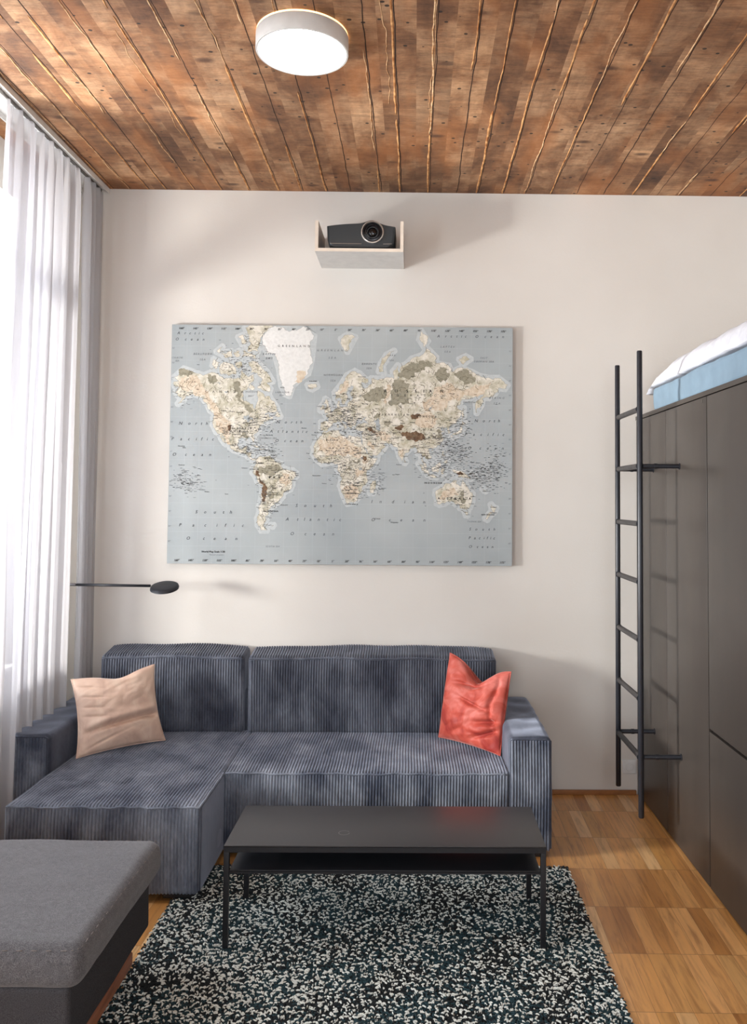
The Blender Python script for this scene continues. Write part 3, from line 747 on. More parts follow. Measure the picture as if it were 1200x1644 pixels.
hd = MB().lathe([(.02, .012), (.062, .0115), (.073, .007), (.0775, -.002), (.077, -.010), (.073, -.0125), (.02, -.0125)], n=48)
hd.v = [(hx+a, FY+b*math.cos(R(16))+c_*math.sin(R(16)), hz-.002+c_*math.cos(R(16))+b*math.sin(R(16))) for a, b, c_ in hd.v]
hd.build('lamp_head', lamp_b, fl, True, 40)

exec_map = True
# ------------------------------------------------------------------ world map canvas
ML, MR, MT, MBt = -1.4263, .5737, 2.7053, 1.3105
mp = thing('wall_map', 'large framed world map canvas in pale blue and cream hanging above the sofa', 'map', ((ML+MR)/2, D, (MT+MBt)/2))
n = NT('map_ocean'); a1 = n.noise(1.6, 3); wv = n.noise(30, 2, n.map((12, 1, 1)))
sepm = n.n('ShaderNodeSeparateXYZ'); n.t.links.new(n.tc.outputs['Object'], sepm.inputs[0])
gx = n.m('LESS_THAN', n.m('FRACT', n.m('DIVIDE', n.m('ADD', sepm.outputs[0], 10.0), .0833)), .012)
gz = n.m('LESS_THAN', n.m('FRACT', n.m('DIVIDE', n.m('ADD', sepm.outputs[2], 10.0), .0833)), .012)
oc = n.ramp(a1, [(.3, srgb(158, 166, 168)), (.7, srgb(176, 182, 182))])
oc = n.mix(n.m('MULTIPLY', n.m('MAXIMUM', gx, gz), .28), oc, srgb(205, 214, 216))
ocean_m = n.set(color=oc, rough=.7, normal=n.bump(wv, .1, .001))
side_m = plain('map_edge', srgb(96, 98, 104), .8)
YM = D-.034
MB().box(ML, MR, YM+.0008, D-.002, MBt, MT).build('canvas_edge', side_m, mp)
cv_ = MB().box(ML+.0005, MR-.0005, YM, YM+.0007, MBt+.0005, MT-.0005).build('canvas', ocean_m, mp)
DEG = 2.0/360
def merc(lat): return math.degrees(math.log(math.tan(math.pi/4+R(lat)/2)))
def ll(lon, lat):
    x = ML+.006+(lon+169)*DEG*.985; z = 1.871+merc(max(-70, min(82, lat)))*DEG
    return x, min(MT-.003, z)
def mappx(px_, py_):
    t = (py_-522)/384; xl = 277-9*t; xr = 825-5*t
    return ML+(px_-xl)/(xr-xl)*2.0, MT-(py_-(522+5*(px_-277)/548))/384*1.395
def parse(s): return [tuple(float(q) for q in p.split(',')) for p in s.split()]
def rough_poly(pts, lev, amp, seed):
    rg = random.Random(seed); P = [Vector((p[0], p[1])) for p in pts]
    for _ in range(lev):
        Q = []
        for i in range(len(P)):
            a, b = P[i], P[(i+1) % len(P)]; d = b-a; Q.append(a)
            if d.length > .0035: Q.append((a+b)/2+Vector((-d.y, d.x))*rg.uniform(-amp, amp))
        P = Q
    return P
class Flat:
    def __init__(s): s.v = []; s.f = []
    def poly(s, P, y):
        b = len(s.v); L = len(P)
        cv, _e, tri, *_r = delaunay_2d_cdt([Vector((p.x, p.y)) for p in P], [(i, (i+1) % L) for i in range(L)], [], 1, 1e-6)
        P = cv
        s.v += [(min(MR-.001, max(ML+.001, p.x)), y, min(MT-.001, max(MBt+.001, p.y))) for p in P]
        for t in tri:
            q = [P[i] for i in t]; ar = (q[1]-q[0]).x*(q[2]-q[0]).y-(q[1]-q[0]).y*(q[2]-q[0]).x
            s.f.append(tuple(b+i for i in (t if ar > 0 else reversed(t))))
    def line(s, P, y, w_, closed=True):
        L = len(P); nn = L if closed else L-1
        for i in range(nn):
            a, b = P[i], P[(i+1) % L]; d = b-a
            if d.length < 1e-6: continue
            t = d.normalized()*w_*.5; nrm = Vector((-t.y, t.x)); k = len(s.v)
            for q in (a-t*.6-nrm, b+t*.6-nrm, b+t*.6+nrm, a-t*.6+nrm): s.v.append((min(MR-.001, max(ML+.001, q.x)), y-(len(s.f) % 6)*1.2e-5, min(MT-.001, max(MBt+.001, q.y))))
            s.f.append((k, k+1, k+2, k+3))
    def build(s, name, mat, parent): return mesh_obj(name, s.v, s.f, mat, parent, False)
LAND = '''-168,65.6 -162,66.5 -166,68.3 -156.5,71.3 -141,69.6 -135,69 -128,70 -120,69.5 -114,68 -108,68 -102,67.7 -96,68 -94,71.5 -88,68.5 -82,69.5 -82,66.8 -87,65 -93,62 -94.5,58.8 -92,57 -88,56.5 -82.5,55.2 -82,53 -79.5,51.3 -79,54.5 -77,57 -78,60 -77.5,62.5 -72,61.5 -69.5,59 -65,60 -62,57.5 -57,53.5 -56,51.5 -60,50.2 -66,50 -70,47 -65,49 -64.5,46.2 -60.5,46.8 -61,45.3 -66,43.7 -67,44.7 -70.5,43 -70,41.7 -74,40.5 -76,37.5 -75.7,35.3 -78.5,33.8 -81.2,31.5 -80.2,27.5 -80.4,25.2 -81.8,26.2 -82.8,28.5 -84.5,30 -89.5,30 -91,29.2 -94.5,29.5 -97.3,27.5 -97.8,22.5 -95.5,18.7 -92,18.6 -90.5,21 -87,21.5 -88.2,17 -88.5,15.8 -83.3,15 -83.7,11 -81.5,8.9 -79.5,9.5 -77.3,8.5 -78.5,7.6 -80.5,7.3 -83,8.3 -85.7,10.5 -87.7,13 -92,14.4 -96,15.8 -101.5,17.6 -105.5,20.3 -106,23 -109.5,26.5 -112.8,30.5 -114.7,31.5 -112,27.5 -110,23.5 -112,25 -115,28.5 -117,32.5 -120.6,34.6 -122.5,37.5 -124.2,40.3 -124,46 -122.5,48.5 -127.5,51 -131,55 -136,58.5 -140,59.8 -146,60.8 -151.5,59.5 -153.5,59.5 -156,57.5 -162,55 -157.5,58.7 -162,59.5 -165,61.5 -161,64 -166,64.5
-80,73.7 -88,73.5 -85,70 -78,70 -73,68 -74,65 -78,64.3 -70,62.5 -65,62 -64,63.5 -68,66 -61.5,66.8 -68,70.5 -76,72.8
-117,73 -105,73 -101,69.5 -108,68.8 -117,69.5 -118,71
-125,74.3 -118,73.5 -123,71.2 -126,72.5
-62,82 -66,81 -75,79 -78,76.5 -89,76.5 -88,80 -92,81.3 -80,82
-80,75.5 -92,76.8 -95,75 -80,74.6
-106,76.5 -117,76 -113,74.8 -106,75
-96,73.8 -102,73 -98,71.5 -95,72.3
-94,80 -99,79.6 -95,78.2 -90,78.6
-98,76.6 -104,76 -100,74.9 -97,75.4
-80,64 -85,65.8 -87,63.8 -83,62.6
-116,77.6 -122,76.4 -118,75.9
-59,47.8 -56,51.2 -53,47.2 -56,46.9
-84.5,22 -80,23 -74.5,20.2 -78,20.6 -80,21.9
-74.2,19.8 -69,19.5 -68.5,18.4 -74,18.2
-73,78.2 -60,81.9 -30,82 -18,80 -20,75 -22,72 -24,70 -32,68 -40,65 -43.5,60 -48,61 -52,65 -54,69 -55,71.5 -60,76 -68,76
-24,65.5 -20,66 -15,66 -14,64.8 -19,63.5 -22.5,64
-77.3,8.5 -75,11 -72,12 -71.5,10.8 -68,11.5 -62,10.7 -57,6 -51.5,4 -50,0 -44,-2.5 -39,-3 -35.2,-5.5 -35,-9 -39,-13 -39,-17.5 -41,-22 -45,-23.5 -48.6,-26 -49,-29 -53.5,-34 -58,-34.3 -57,-36.5 -62,-39 -65,-41 -63.8,-42.5 -67.3,-46 -66,-48 -69,-51 -68.5,-52.5 -65.2,-54.7 -71,-54.8 -74.5,-51.5 -75.5,-47 -73,-42 -73.5,-37.5 -71.5,-31 -70.3,-23 -70.3,-18.3 -76,-14 -79,-8 -81.2,-5.5 -80,-3 -80.8,-1 -78.8,1.5 -77.3,4 -77.8,7
-6,35.8 -2,35.2 3,36.8 10,37.2 11,34 15,32.3 19.5,30.3 20.5,32.7 25,31.7 30,31.3 32.5,31.2 32.6,29.8 35.5,24 37.3,20.5 39.5,15.5 43,12 44.5,10.5 51.2,11.8 50.5,9 47.5,4.3 42.5,-1 39.5,-5 40.5,-10.5 40.5,-15 36,-18.5 35.3,-23.5 32.7,-26 31,-29.5 27,-33.5 20,-34.8 18.2,-32.5 15,-26.5 12,-18 13.7,-11 12.3,-6 9,-1 9.5,3.7 6.5,4.3 1.5,6.2 -3,5 -7.7,4.4 -13,8.5 -17.2,14.5 -16.2,19 -17,21 -13,27.7 -9.8,31.5
49.3,-12 50.3,-15.8 47,-25 44,-25 43.5,-21 44.5,-16.2
-9,43.2 -1.5,43.5 -1.3,46 -4.5,48.4 1.5,50.2 4,52 8.5,53.7 8.2,57 10.5,57.7 10,54.5 14,54 19,54.5 21.2,57.5 24,58.3 24,59.4 30,59.9 22.5,60 21.3,61.5 25,65 22,65.8 17.3,61.5 18.8,60 16.5,57 14.2,55.5 12.5,56.5 10.5,59.3 5.7,58.7 5,62 12,66 18,69.5 26,71 31,70.2 41,67 38,66 33,66.7 37,64 40,64.6 44,66 44,68.4 54,68.3 60,69 68,68.3 67,71 72,73 73,68 75,72.5 81,73.5 87,75 98,76 104,77.6 113,75.5 113,73.8 127,73 130,71 140,72.5 152,71 160,69.7 170,69 180,69 190,66.2 187,64.5 180,64.8 177,62.5 170,60 163.5,59.8 162,56 157,51 156,57 164,62.5 157,61.8 150,59.5 142,59.2 135.5,54.8 141,52.5 140,48.5 135,43.5 130.5,42.3 127.5,39.8 129.3,36 126.5,34.5 126.5,37.5 124.5,40 121.5,39 121.5,40.8 117.7,39 122.3,37 119.3,35 121.8,31.5 121.5,28.5 118.5,24.7 114,22.3 110,21 108,21.6 105.7,19 109.2,13 109,11.5 105,8.8 105,10.5 102.5,12.2 100.5,13.4 99.3,10 103.3,4.5 104.2,1.4 101,2.8 100.3,6 98.3,9 97.7,16 94.3,16 94.2,19 91.5,22.5 87,21.3 80.3,15.5 80,12 77.5,8.1 74.8,13 72.8,19.5 72.5,21.5 69,22.3 67,25 57.3,25.7 54,26.6 50.5,29.8 48,30 51.5,25 56.3,26.3 59.8,22.5 55,17.3 45,12.8 43,13.5 39,21 35,28 34.3,31.3 36,36.5 30.5,36.5 27,38 29,41.2 41.5,41.5 37,45 39,47.2 35,46.2 33,44.6 31,46.5 28.5,43.5 27,40.8 23.5,40.3 23,36.6 19.5,41 15,44.5 12.5,45.5 12.5,44 18.4,40 16,38 15.5,40 9,44.2 3.2,43 0,39.5 -2,36.8 -5.5,36.1 -9,37
-5.5,50 1.5,51.2 0,53.5 -2,56 -2,57.5 -5,58.6 -6,56.5 -3,54.8 -4.5,53.2 -5.2,51.8
-10,51.7 -6.3,52.2 -6,54.5 -8,55.2 -10,53.5
52,71 54,73.5 60,76 68,77 62,75.3 56,73 57,70.8
11,79.5 18,80.3 26,79.8 18,76.7
95,79.5 97,81 104,79.2 100,78
138,75 145,75.8 150,75.1 142,73.5
142,46 143.3,49.5 143,54 142.2,53 141.8,49
140,41.7 141.5,45.3 145.3,43.5 142,42.2
130.9,34 136,36.5 139,38.5 141,41.2 142,39 140.5,35.5 135.5,33.6
130,33.6 131.5,33 131,31.3 130,32
120.2,23.5 121.8,25.2 121,22
120,16 120.7,18.5 122.2,18.3 121.5,15 124,13 121,13.7
122,7 125.5,9.7 126.3,7 124,6
109,1.5 113,3 117,7 119,5 117.5,1 116,-3.8 111,-3 109.3,-.3
95.3,5.6 98,4 103,0 106,-3 105.8,-5.8 102,-4 98.5,1.5
105.3,-6.5 108,-6.5 114.3,-7.5 114.5,-8.6 108,-7.8
119,-.5 121,1 125,1.5 121,.2 123,-1 121,-3 122.5,-5 120.3,-5.5 119,-3.5
131,-.8 134,-.8 137.5,-1.8 144.5,-3.8 147.5,-6 150.8,-10.4 146.5,-8.8 143,-9 138,-8 137.5,-5 133,-4 132.5,-2.7
142.5,-10.8 145.3,-15 149,-20.5 153,-25 152.7,-31.5 150,-37.3 146.5,-39 143.5,-38.7 140,-37.8 137.8,-34 135,-34.5 131.5,-31.6 126,-32.3 123.5,-34 118,-35 115.2,-34 115.5,-31 113.5,-26 113.8,-22.5 117.5,-20.6 122,-18 125,-14.5 129.5,-15 132.5,-11.5 136.8,-12.2 135.5,-15 139.5,-17.5 141.5,-14
145,-40.8 148.2,-41 147.5,-43.5 146,-43.3
172.7,-34.5 175,-36.5 178.3,-37.8 176.8,-40 175.2,-41.5 173.8,-39.3
172.8,-40.6 174.2,-41.8 171,-44.5 169,-46.6 166.6,-45.8
80,9.6 81.8,7.3 80.6,6 79.8,7.7
109,19.5 110.8,20 110,18.3
12.5,38 15.5,38.2 15.2,36.8
8.2,41 9.6,41 9.3,39.1 8.4,39
24,35.5 26.3,35.3 24,35
164,-20.2 167,-22.3 165.5,-21.8
-61,-51.5 -58,-51.5 -59,-52.3
-78,18.4 -76.3,18 -78,17.8
154,-4.5 156,-6.8 154.5,-6
148.5,-5.5 152,-4.2 151,-6.2'''
REG = {'olive': ['62,57 66,66 69,68 76,68 84,66.5 83,60 80,56 72,55.5 65,55', '72,70 78,72 88,74 100,74.5 110,73 100,71.5 90,70.5 84,68 77,69', '112,71 125,72 128,70 118,67 113,69', '132,70 140,71.5 152,70.5 156,68 148,66.5 140,68', '-103,66 -97,66.5 -94,62 -96,58 -91,55.5 -84,52.5 -80,50.5 -84,49.5 -91,53 -98,57 -99,62', '-130,69.5 -122,69 -124,65 -129,66', '-162,70 -150,70.8 -144,69.8 -150,69 -160,68.6', '-74,1 -64,3 -52,1.5 -50,-2 -56,-5 -66,-8 -74,-6', '-62,-16 -57,-20 -58,-30 -62,-31 -64,-24', '112,33 119,34.5 120.5,31.5 116,30', '116,35 120,36.5 117,39 114,37', '33,60 45,64 56,65 60,60 52,57 42,57', '-93,33 -89,35.5 -86,31 -91,30.3 -97,29', '140,-24 144,-20 146,-30 142,-34 139,-30', '46,48 52,50 54,47.5 50,46.5', '102,12 106,15 106,10.5', '16,0 22,2 24,-2 18,-3', '24,8 32,10 32,6 27,5', '58,43 64,45 62,40'],
       'tan': ['-160,67.5 -146,68.8 -138,66 -130,62 -124,56 -118,50 -112,46 -106,40 -105,33 -108,28 -105,23 -109,24 -112,31 -117,35 -121,40 -122,47 -128,53 -134,60 -146,62 -158,63', '100,58 110,62 122,66 132,66 145,64 158,66 172,67 165,62 150,61 138,58 125,55 112,52 102,52', '90,44 100,50 112,49 118,47 112,42 104,40 94,41', '46,36 54,37 60,35 66,32 62,27 56,29 50,31', '-10,28 0,33 10,32 20,28 26,26 34,22 34,12 24,14 10,15 -4,14 -12,18', '14,-22 20,-18 28,-18 32,-24 26,-30 20,-31 17,-26', '118,-30 125,-22 134,-20 138,-26 130,-29 122,-31', '-50,-5 -42,-6 -40,-14 -46,-20 -52,-16', '28,0 36,2 36,-8 30,-10', '42,30 46,24 50,20 44,18', '74,18 79,20 79,13 76,12', '-36,71 -27,71 -26,69.5 -38,66.5', '8,62 16,67.5 20,67 12,61', '57,60 60,66 63,66 60,56', '36,9 42,10 40,5 36,5'],
       'brown': ['74,36.5 80,35.5 88,36 95,35.5 101,34 102,29.5 97,28.8 90,28.8 83,29.8 78,32', '70,40 78,42 80,40.5 72,37.5', '-78,-3 -76.5,-3 -74,-10 -67,-16 -66,-24 -69,-34 -70.6,-34 -69.5,-19 -74,-14 -78,-7', '40,40 46,38 50,36 46,35 40,38', '136,-3.6 143,-5.2 142,-6.2 136,-4.6', '-107,40.5 -104.5,40 -105,35 -108,37', '86,48 92,50 98,48 92,46', '36,13 40,13 39,8 36,9']}
LANDP = [[Vector(ll(*p)) for p in parse(s)] for s in LAND.split('\n')]
def mmat(name, c1, c2, sc_=60):
    n = NT(name); f_ = n.noise(sc_, 5, rough=.65)
    return n.set(color=n.ramp(f_, [(.35, c1), (.62, c2)]), rough=.75, spec=.3)
land_m = mmat('map_lowland_cream', srgb(184, 179, 156), srgb(226, 221, 208), 22)
ice_m = mmat('map_ice', srgb(218, 218, 214), srgb(228, 228, 224))
tan_m = mmat('map_upland_tan', srgb(200, 180, 154), srgb(220, 208, 188), 45)
olive_m = mmat('map_lowland_olive', srgb(142, 138, 120), srgb(160, 155, 136), 40)
brown_m = mmat('map_plateau_brown', srgb(90, 68, 50), srgb(132, 106, 82), 60)
shelf_c = mmat('map_shallow_sea', srgb(182, 189, 190), srgb(193, 198, 197))
ink_m = plain('map_ink', srgb(52, 50, 50), .8)
ink4_m = plain('map_ink_grey', srgb(78, 80, 84), .8)
ink2_m = plain('map_ink_soft', srgb(112, 114, 116), .8)
ink3_m = plain('map_ink_relief', srgb(112, 106, 86), .8)
fs, fl_, fi, fc = Flat(), Flat(), Flat(), Flat()
halo = []
for i, P in enumerate(LANDP):
    rp = rough_poly(P, 4, .20, i)
    halo.append(P)
    (fi if i == 15 else fl_).poly(rp, YM-.0006-i*5e-6)
    fc.line(rp, YM-.0011, .0007)
hv, he = [], []
for P in halo:
    L = len(P)
    for i in range(L):
        a, b = P[i], P[(i+1) % L]; d = (b-a)
        t = d.normalized()*.019; nn = Vector((-t.y, t.x)); k = len(hv)
        hv += [a-t*.5-nn, b+t*.5-nn, b+t-nn*.3, b+t+nn*.3, b+t*.5+nn, a-t*.5+nn, a-t+nn*.3, a-t-nn*.3]
        he += [(k+j, k+(j+1) % 8) for j in range(8)]
cv2, _e, tri, *_r = delaunay_2d_cdt(hv, he, [], 1, 1e-6)
fs.v = [(min(MR-.001, max(ML+.001, p.x)), YM-.0003, min(MT-.001, max(MBt+.001, p.y))) for p in cv2]; fs.f = [tuple(t) for t in tri]
fs.build('shallow_sea', shelf_c, cv_); fl_.build('land', land_m, cv_); fi.build('ice_sheet', ice_m, cv_)
for k, (nm, mt_) in enumerate((('tan', tan_m), ('olive', olive_m), ('brown', brown_m))):
    ff = Flat()
    for i, s in enumerate(REG[nm]): ff.poly(rough_poly([Vector(ll(*p)) for p in parse(s)], 4, .3, i+50*k), YM-.00125-.0001*k-i*4e-6)
    ff.build({'tan': 'upland', 'olive': 'lowland', 'brown': 'plateau'}[nm], mt_, cv_)
ff = Flat(); ff.poly(rough_poly([Vector(ll(*p)) for p in parse('47,45 52.5,46.8 53.5,42 53.8,37 50,37.5 49.3,41')], 3, .2, 3), YM-.0017)
ff.poly(rough_poly([Vector(ll(*p)) for p in parse('-92,47 -86,48.7 -84.5,46.5 -80,45.8 -82,43 -84,45.5 -86,42 -88,44.5')], 3, .3, 4), YM-.0017)
for s in ('-125,66 -119,66.5 -118,65', '-116,62.5 -109,62.8 -112,61.3', '31,61 33,61 32,60', '104,51.7 109,55.5 110,55 105.5,51.5', '32,0 34.5,.5 34,-2.5 31.8,-2'):
    ff.poly(rough_poly([Vector(ll(*p)) for p in parse(s)], 3, .3, 8), YM-.0017)
ff.build('inland_water', ocean_m, cv_)
fc.build('coastline', ink3_m, cv_)
# ridges and rivers: short wandering strokes on the land
def inside(P, x, y):
    c_ = False; j = len(P)-1
    for i in range(len(P)):
        if (P[i].y > y) != (P[j].y > y) and x < (P[j].x-P[i].x)*(y-P[i].y)/(P[j].y-P[i].y)+P[i].x: c_ = not c_
        j = i
    return c_
rg = random.Random(21); rel = Flat()
BIG = [LANDP[0], LANDP[17], LANDP[18], LANDP[20], LANDP[40] if len(LANDP) > 40 else LANDP[0]]
for P in BIG+LANDP[1:9]:
    xs_ = [p.x for p in P]; zs_ = [p.y for p in P]; ar = (max(xs_)-min(xs_))*(max(zs_)-min(zs_))
    for _ in range(int(ar*1500)+4):
        x, z = rg.uniform(min(xs_), max(xs_)), rg.uniform(min(zs_), max(zs_))
        if not inside(P, x, z): continue
        a = rg.uniform(0, 6.28); pts = [Vector((x, z))]
        for k in range(rg.randint(3, 8)):
            a += rg.uniform(-.8, .8); pts.append(pts[-1]+Vector((math.cos(a), math.sin(a)))*.005)
        rel.line(pts, YM-.0018, rg.uniform(.0007, .0021), False)
rel.build('relief', ink3_m, cv_)
# lettering
GL = {}
def glyph(ch):
    if ch in GL: return GL[ch]
    def ext(body):
        cu = bpy.data.curves.new('glyph', 'FONT'); cu.body = body; cu.resolution_u = 2; cu.size = 1
        o = bpy.data.objects.new('glyph', cu); COL.objects.link(o); bpy.context.view_layer.update()
        me = o.evaluated_get(bpy.context.evaluated_depsgraph_get()).to_mesh()
        v_ = np.array([tuple(p.co) for p in me.vertices]) if len(me.vertices) else np.zeros((0, 3)); f_ = [tuple(p.vertices) for p in me.polygons]
        bpy.data.objects.remove(o); bpy.data.curves.remove(cu); return v_, f_
    if ch == ' ': GL[ch] = (np.zeros((0, 3)), [], .3); return GL[ch]
    v_, f_ = ext(ch); wd_ = ext('I'+ch+'I')[0][:, 0].max()-ext('II')[0][:, 0].max()
    GL[ch] = (v_, f_, wd_); return GL[ch]
class Text:
    def __init__(s): s.v = []; s.f = []
    def put(s, txt, x, z, size, space=1.0, shear=0, align=0, rot=0, y=None, bold=0):
        adv = [glyph(c_)[2]*space+(space-1)*.35 for c_ in txt]; tot = sum(adv)*size
        cx_ = -tot/2 if align == 0 else (0 if align < 0 else -tot)
        ca, sa = math.cos(rot), math.sin(rot); yy_ = YM-.0020 if y is None else y
        for c_, a in zip(txt, adv):
            v_, f_, _ = glyph(c_)
            for k in range(1+bold):
                b = len(s.v)
                for p in v_:
                    lx = cx_+(p[0]+p[1]*shear)*size+k*size*.05; lz = (p[1]-.35)*size
                    s.v.append((x+lx*ca-lz*sa, yy_, z+lx*sa+lz*ca))
                s.f += [tuple(i+b for i in q) for q in f_]
            cx_ += a*size
    def build(s, name, mat, parent): return mesh_obj(name, s.v, s.f, mat, parent, False)
seas, names_, soft_ = Text(), Text(), Text()
for t, px_, py_, sz, sp, sh_ in (
    ('Arctic', 309, 536, .026, 2.0, .25), ('Ocean', 309, 546, .026, 2.2, .25), ('North', 314, 682, .030, 2.0, .25), ('Pacific', 314, 707, .030, 2.5, .25), ('Ocean', 313, 732, .030, 2.5, .25),
    ('North', 467, 680, .028, 1.9, .25), ('Atlantic', 466, 695, .028, 2.0, .25), ('Ocean', 467, 710, .028, 2.0, .25),
    ('South', 348, 824, .030, 2.6, .25), ('Pacific', 347, 845, .030, 3.6, .25), ('Ocean', 347, 866, .030, 3.2, .25),
    ('South', 508, 814, .030, 2.6, .25), ('Atlantic', 507, 836, .030, 2.6, .25), ('Ocean', 506, 859, .030, 2.8, .25),
    ('Indian', 646, 808, .030, 3.4, .25), ('Ocean', 646, 837, .030, 3.4, .25),
    ('Arctic Ocean', 760, 541, .026, 2.2, .25), ('North', 785, 678, .028, 1.9, .25), ('Pacific', 782, 700, .028, 2.5, .25), ('Ocean', 784, 722, .028, 2.5, .25),
    ('South', 776, 852, .026, 2.2, .25), ('Pacific', 774, 866, .026, 1.9, .25), ('Ocean', 773, 880, .026, 1.9, .25)):
    x, z = mappx(px_, py_); seas.put(t, x, z, sz*.88, sp*1.06, sh_)
for t, px_, py_, sz, sp in (('BEAUFORT', 326, 570, .017, 1.2), ('SEA', 326, 579, .017, 1.2), ('BAFFIN', 433, 570, .017, 1.3), ('BAY', 433, 577, .017, 1.3), ('GREENLAND', 535, 564, .017, 1.6), ('SEA', 535, 576, .017, 1.6),
    ('NORWEGIAN', 535, 604, .016, 1.1), ('SEA', 535, 613, .016, 1.2), ('BARENTS', 593, 586, .016, 1.2), ('SEA', 593, 593, .016, 1.2), ('KARA', 629, 572, .015, 1.2), ('SEA', 629, 580, .015, 1.2), ('LAPTEV', 720, 558, .016, 1.4), ('SEA', 720, 566, .016, 1.4),
    ('EAST', 778, 576, .015, 1.2), ('SIBERIAN SEA', 778, 582, .015, 1.2), ('BERING', 799, 641, .016, 1.5), ('SEA', 799, 650, .016, 1.5), ('SEA OF', 753, 642, .013, 1.1), ('OKHOTSK', 753, 648, .013, 1.1), ('LABRADOR', 453, 632, .014, 1.1), ('SEA', 452, 637, .014, 1.1),
    ('HUDSON', 404, 631, .015, 1.1), ('BAY', 403, 638, .015, 1.1), ('CHUKCHI', 285, 576, .014, 1.0), ('SEA', 285, 581, .014, 1.0), ('SARGASSO SEA', 430, 706, .013, 1.1), ('PHILIPPINE SEA', 729, 728, .014, 1.1), ('TASMAN SEA', 760, 840, .012, 1.1), ('SCOTIA SEA', 437, 879, .013, 1.1)):
    x, z = mappx(px_, py_); soft_.put(t, x, z, sz, sp, .2)
for t, px_, py_, sz, sp, b in (('CANADA', 364, 631, .020, 2.3, 0), ('GREENLAND', 474, 557, .018, 1.6, 0), ('UNITED STATES', 378, 690, .019, 1.25, 0), ('OF AMERICA', 379, 694.8, .019, 1.25, 0), ('RUSSIAN', 672, 630, .024, 3.0, 1), ('FEDERATION', 671, 637, .018, 2.6, 0),
    ('KAZAKHSTAN', 633, 668, .016, 1.5, 0), ('MONGOLIA', 685, 671, .016, 1.3, 1), ('CHINA', 676, 692, .018, 2.4, 0), ('AUSTRALIA', 730, 803, .019, 1.7, 1), ('BRAZIL', 452, 769, .018, 2.0, 1), ('ALGERIA', 533, 709, .014, 1.2, 1), ('SAHARA', 545, 722, .014, 1.8, 0), ('LIBYA', 558, 706, .014, 1.1, 0),
    ('SUDAN', 580, 730, .014, 1.2, 0), ('ARGENTINA', 434, 823, .014, 1.1, 1), ('INDONESIA', 695, 778, .014, 1.3, 1), ('SOUTH AFRICA', 563, 812, .011, 1.0, 1), ('INDIA', 652, 725, .014, 1.2, 0), ('IRAN', 616, 699, .014, 1.4, 0), ('TURKEY', 585, 687, .012, 1.2, 0), ('SAUDI ARABIA', 600, 719, .010, 1.0, 0), ('MEXICO', 376, 717, .013, 1.0, 0),
    ('PERU', 421, 776, .012, 1.1, 0), ('BOLIVIA', 436, 786, .012, 1, 0), ('CHILE', 424, 812, .011, 1, 0), ('KENYA', 592, 757, .011, 1, 0), ('CONGO', 561, 762, .012, 1, 0), ('ANGOLA', 555, 777, .012, 1, 0), ('NAMIBIA', 556, 795, .011, 1, 0), ('CHAD', 556, 729, .012, 1, 0), ('NIGER', 543, 727, .011, 1, 0), ('MALI', 526, 726, .012, 1, 0),
    ('EGYPT', 577, 711, .012, 1, 0), ('ETHIOPIA', 590, 743, .011, 1, 0), ('UKRAINE', 573, 668, .011, 1, 0), ('POLAND', 558, 661, .010, 1, 0), ('FRANCE', 529, 670, .011, 1, 0), ('SPAIN', 519, 682, .011, 1, 0), ('GERMANY', 541, 662, .010, 1, 0), ('JAPAN', 735, 686, .011, 1, 0), ('JAPAN', 746, 692, .009, 1, 0) if False else ('KOREA', 721, 688, .010, 1, 0),
    ('COLOMBIA', 415, 746, .012, 1, 1), ('VENEZUELA', 432, 739, .011, 1, 1), ('EQUATORIAL', 0, 0, .0, 1, 0) if False else ('ECUADOR', 408, 756, .011, 1, 1), ('PAPUA NEW GUINEA', 745, 764, .010, 1, 0), ('NEW ZEALAND', 782, 829, .011, 1, 1), ('MADAGASCAR', 595, 788, .010, 1, 0), ('SOMALIA', 601, 749, .011, 1, 0), ('MOROCCO', 512, 697, .011, 1, 0),
    ('PHILIPPINES', 715, 737, .011, 1, 0), ('VIETNAM', 697, 730, .010, 1, 0), ('THAILAND', 684, 731, .010, 1, 0), ('MYANMAR', 676, 721, .010, 1, 0), ('ALASKA', 306, 615, .013, 1.3, 0), ('ICELAND', 503, 614, .011, 1, 1), ('URUGUAY', 455, 813, .010, 1, 0), ('PARAGUAY', 445, 797, .010, 1, 0), ('ZAMBIA', 570, 782, .010, 1, 0), ('BOTSWANA', 564, 794, .009, 1, 0),
    ('TANZANIA', 585, 766, .011, 1, 0), ('UZBEKISTAN', 622, 680, .010, 1, 0), ('AFGHANISTAN', 632, 697, .010, 1, 0), ('PAKISTAN', 634, 706, .010, 1, 0), ('NEPAL', 656, 709, .009, 1, 0), ('SWEDEN', 552, 635, .011, 1, 0), ('NORWAY', 540, 637, .010, 1, 0), ('FINLAND', 566, 630, .011, 1, 0), ('UNITED KINGDOM', 519, 655, .009, 1, 0)):
    x, z = mappx(px_, py_); names_.put(t, x, z, sz, sp, 0, bold=b)
for k in range(24):
    lon = -160+15*k; x, _ = ll(lon, 0)
    if x > MR-.02: continue
    s_ = ('%d°' % abs(lon if lon <= 180 else lon-360))
    for z in (MT-.022, MBt+.020): names_.put(s_, x, z, .017, 1, .2, bold=1)
for lat in (80, 75, 70, 60, 50, 40, 30, 20, 10, 0, 10, 20, 30, 40, 50, 60):
    pass
for k in range(14):
    z = MT-.14-k*.0865
    for x in (ML+.012, MR-.014): soft_.put('%d°' % [75, 70, 60, 50, 40, 30, 20, 0, 10, 20, 30, 40, 50, 60][k], x, z, .012, 1, 0)
x, z = mappx(323, 887); names_.put('World Map Scale 1:20', x, z, .015, 1, 0, -1, bold=1)
x, z = mappx(336, 892); soft_.put('Mercator projection', x, z, .010, 1, 0, -1)
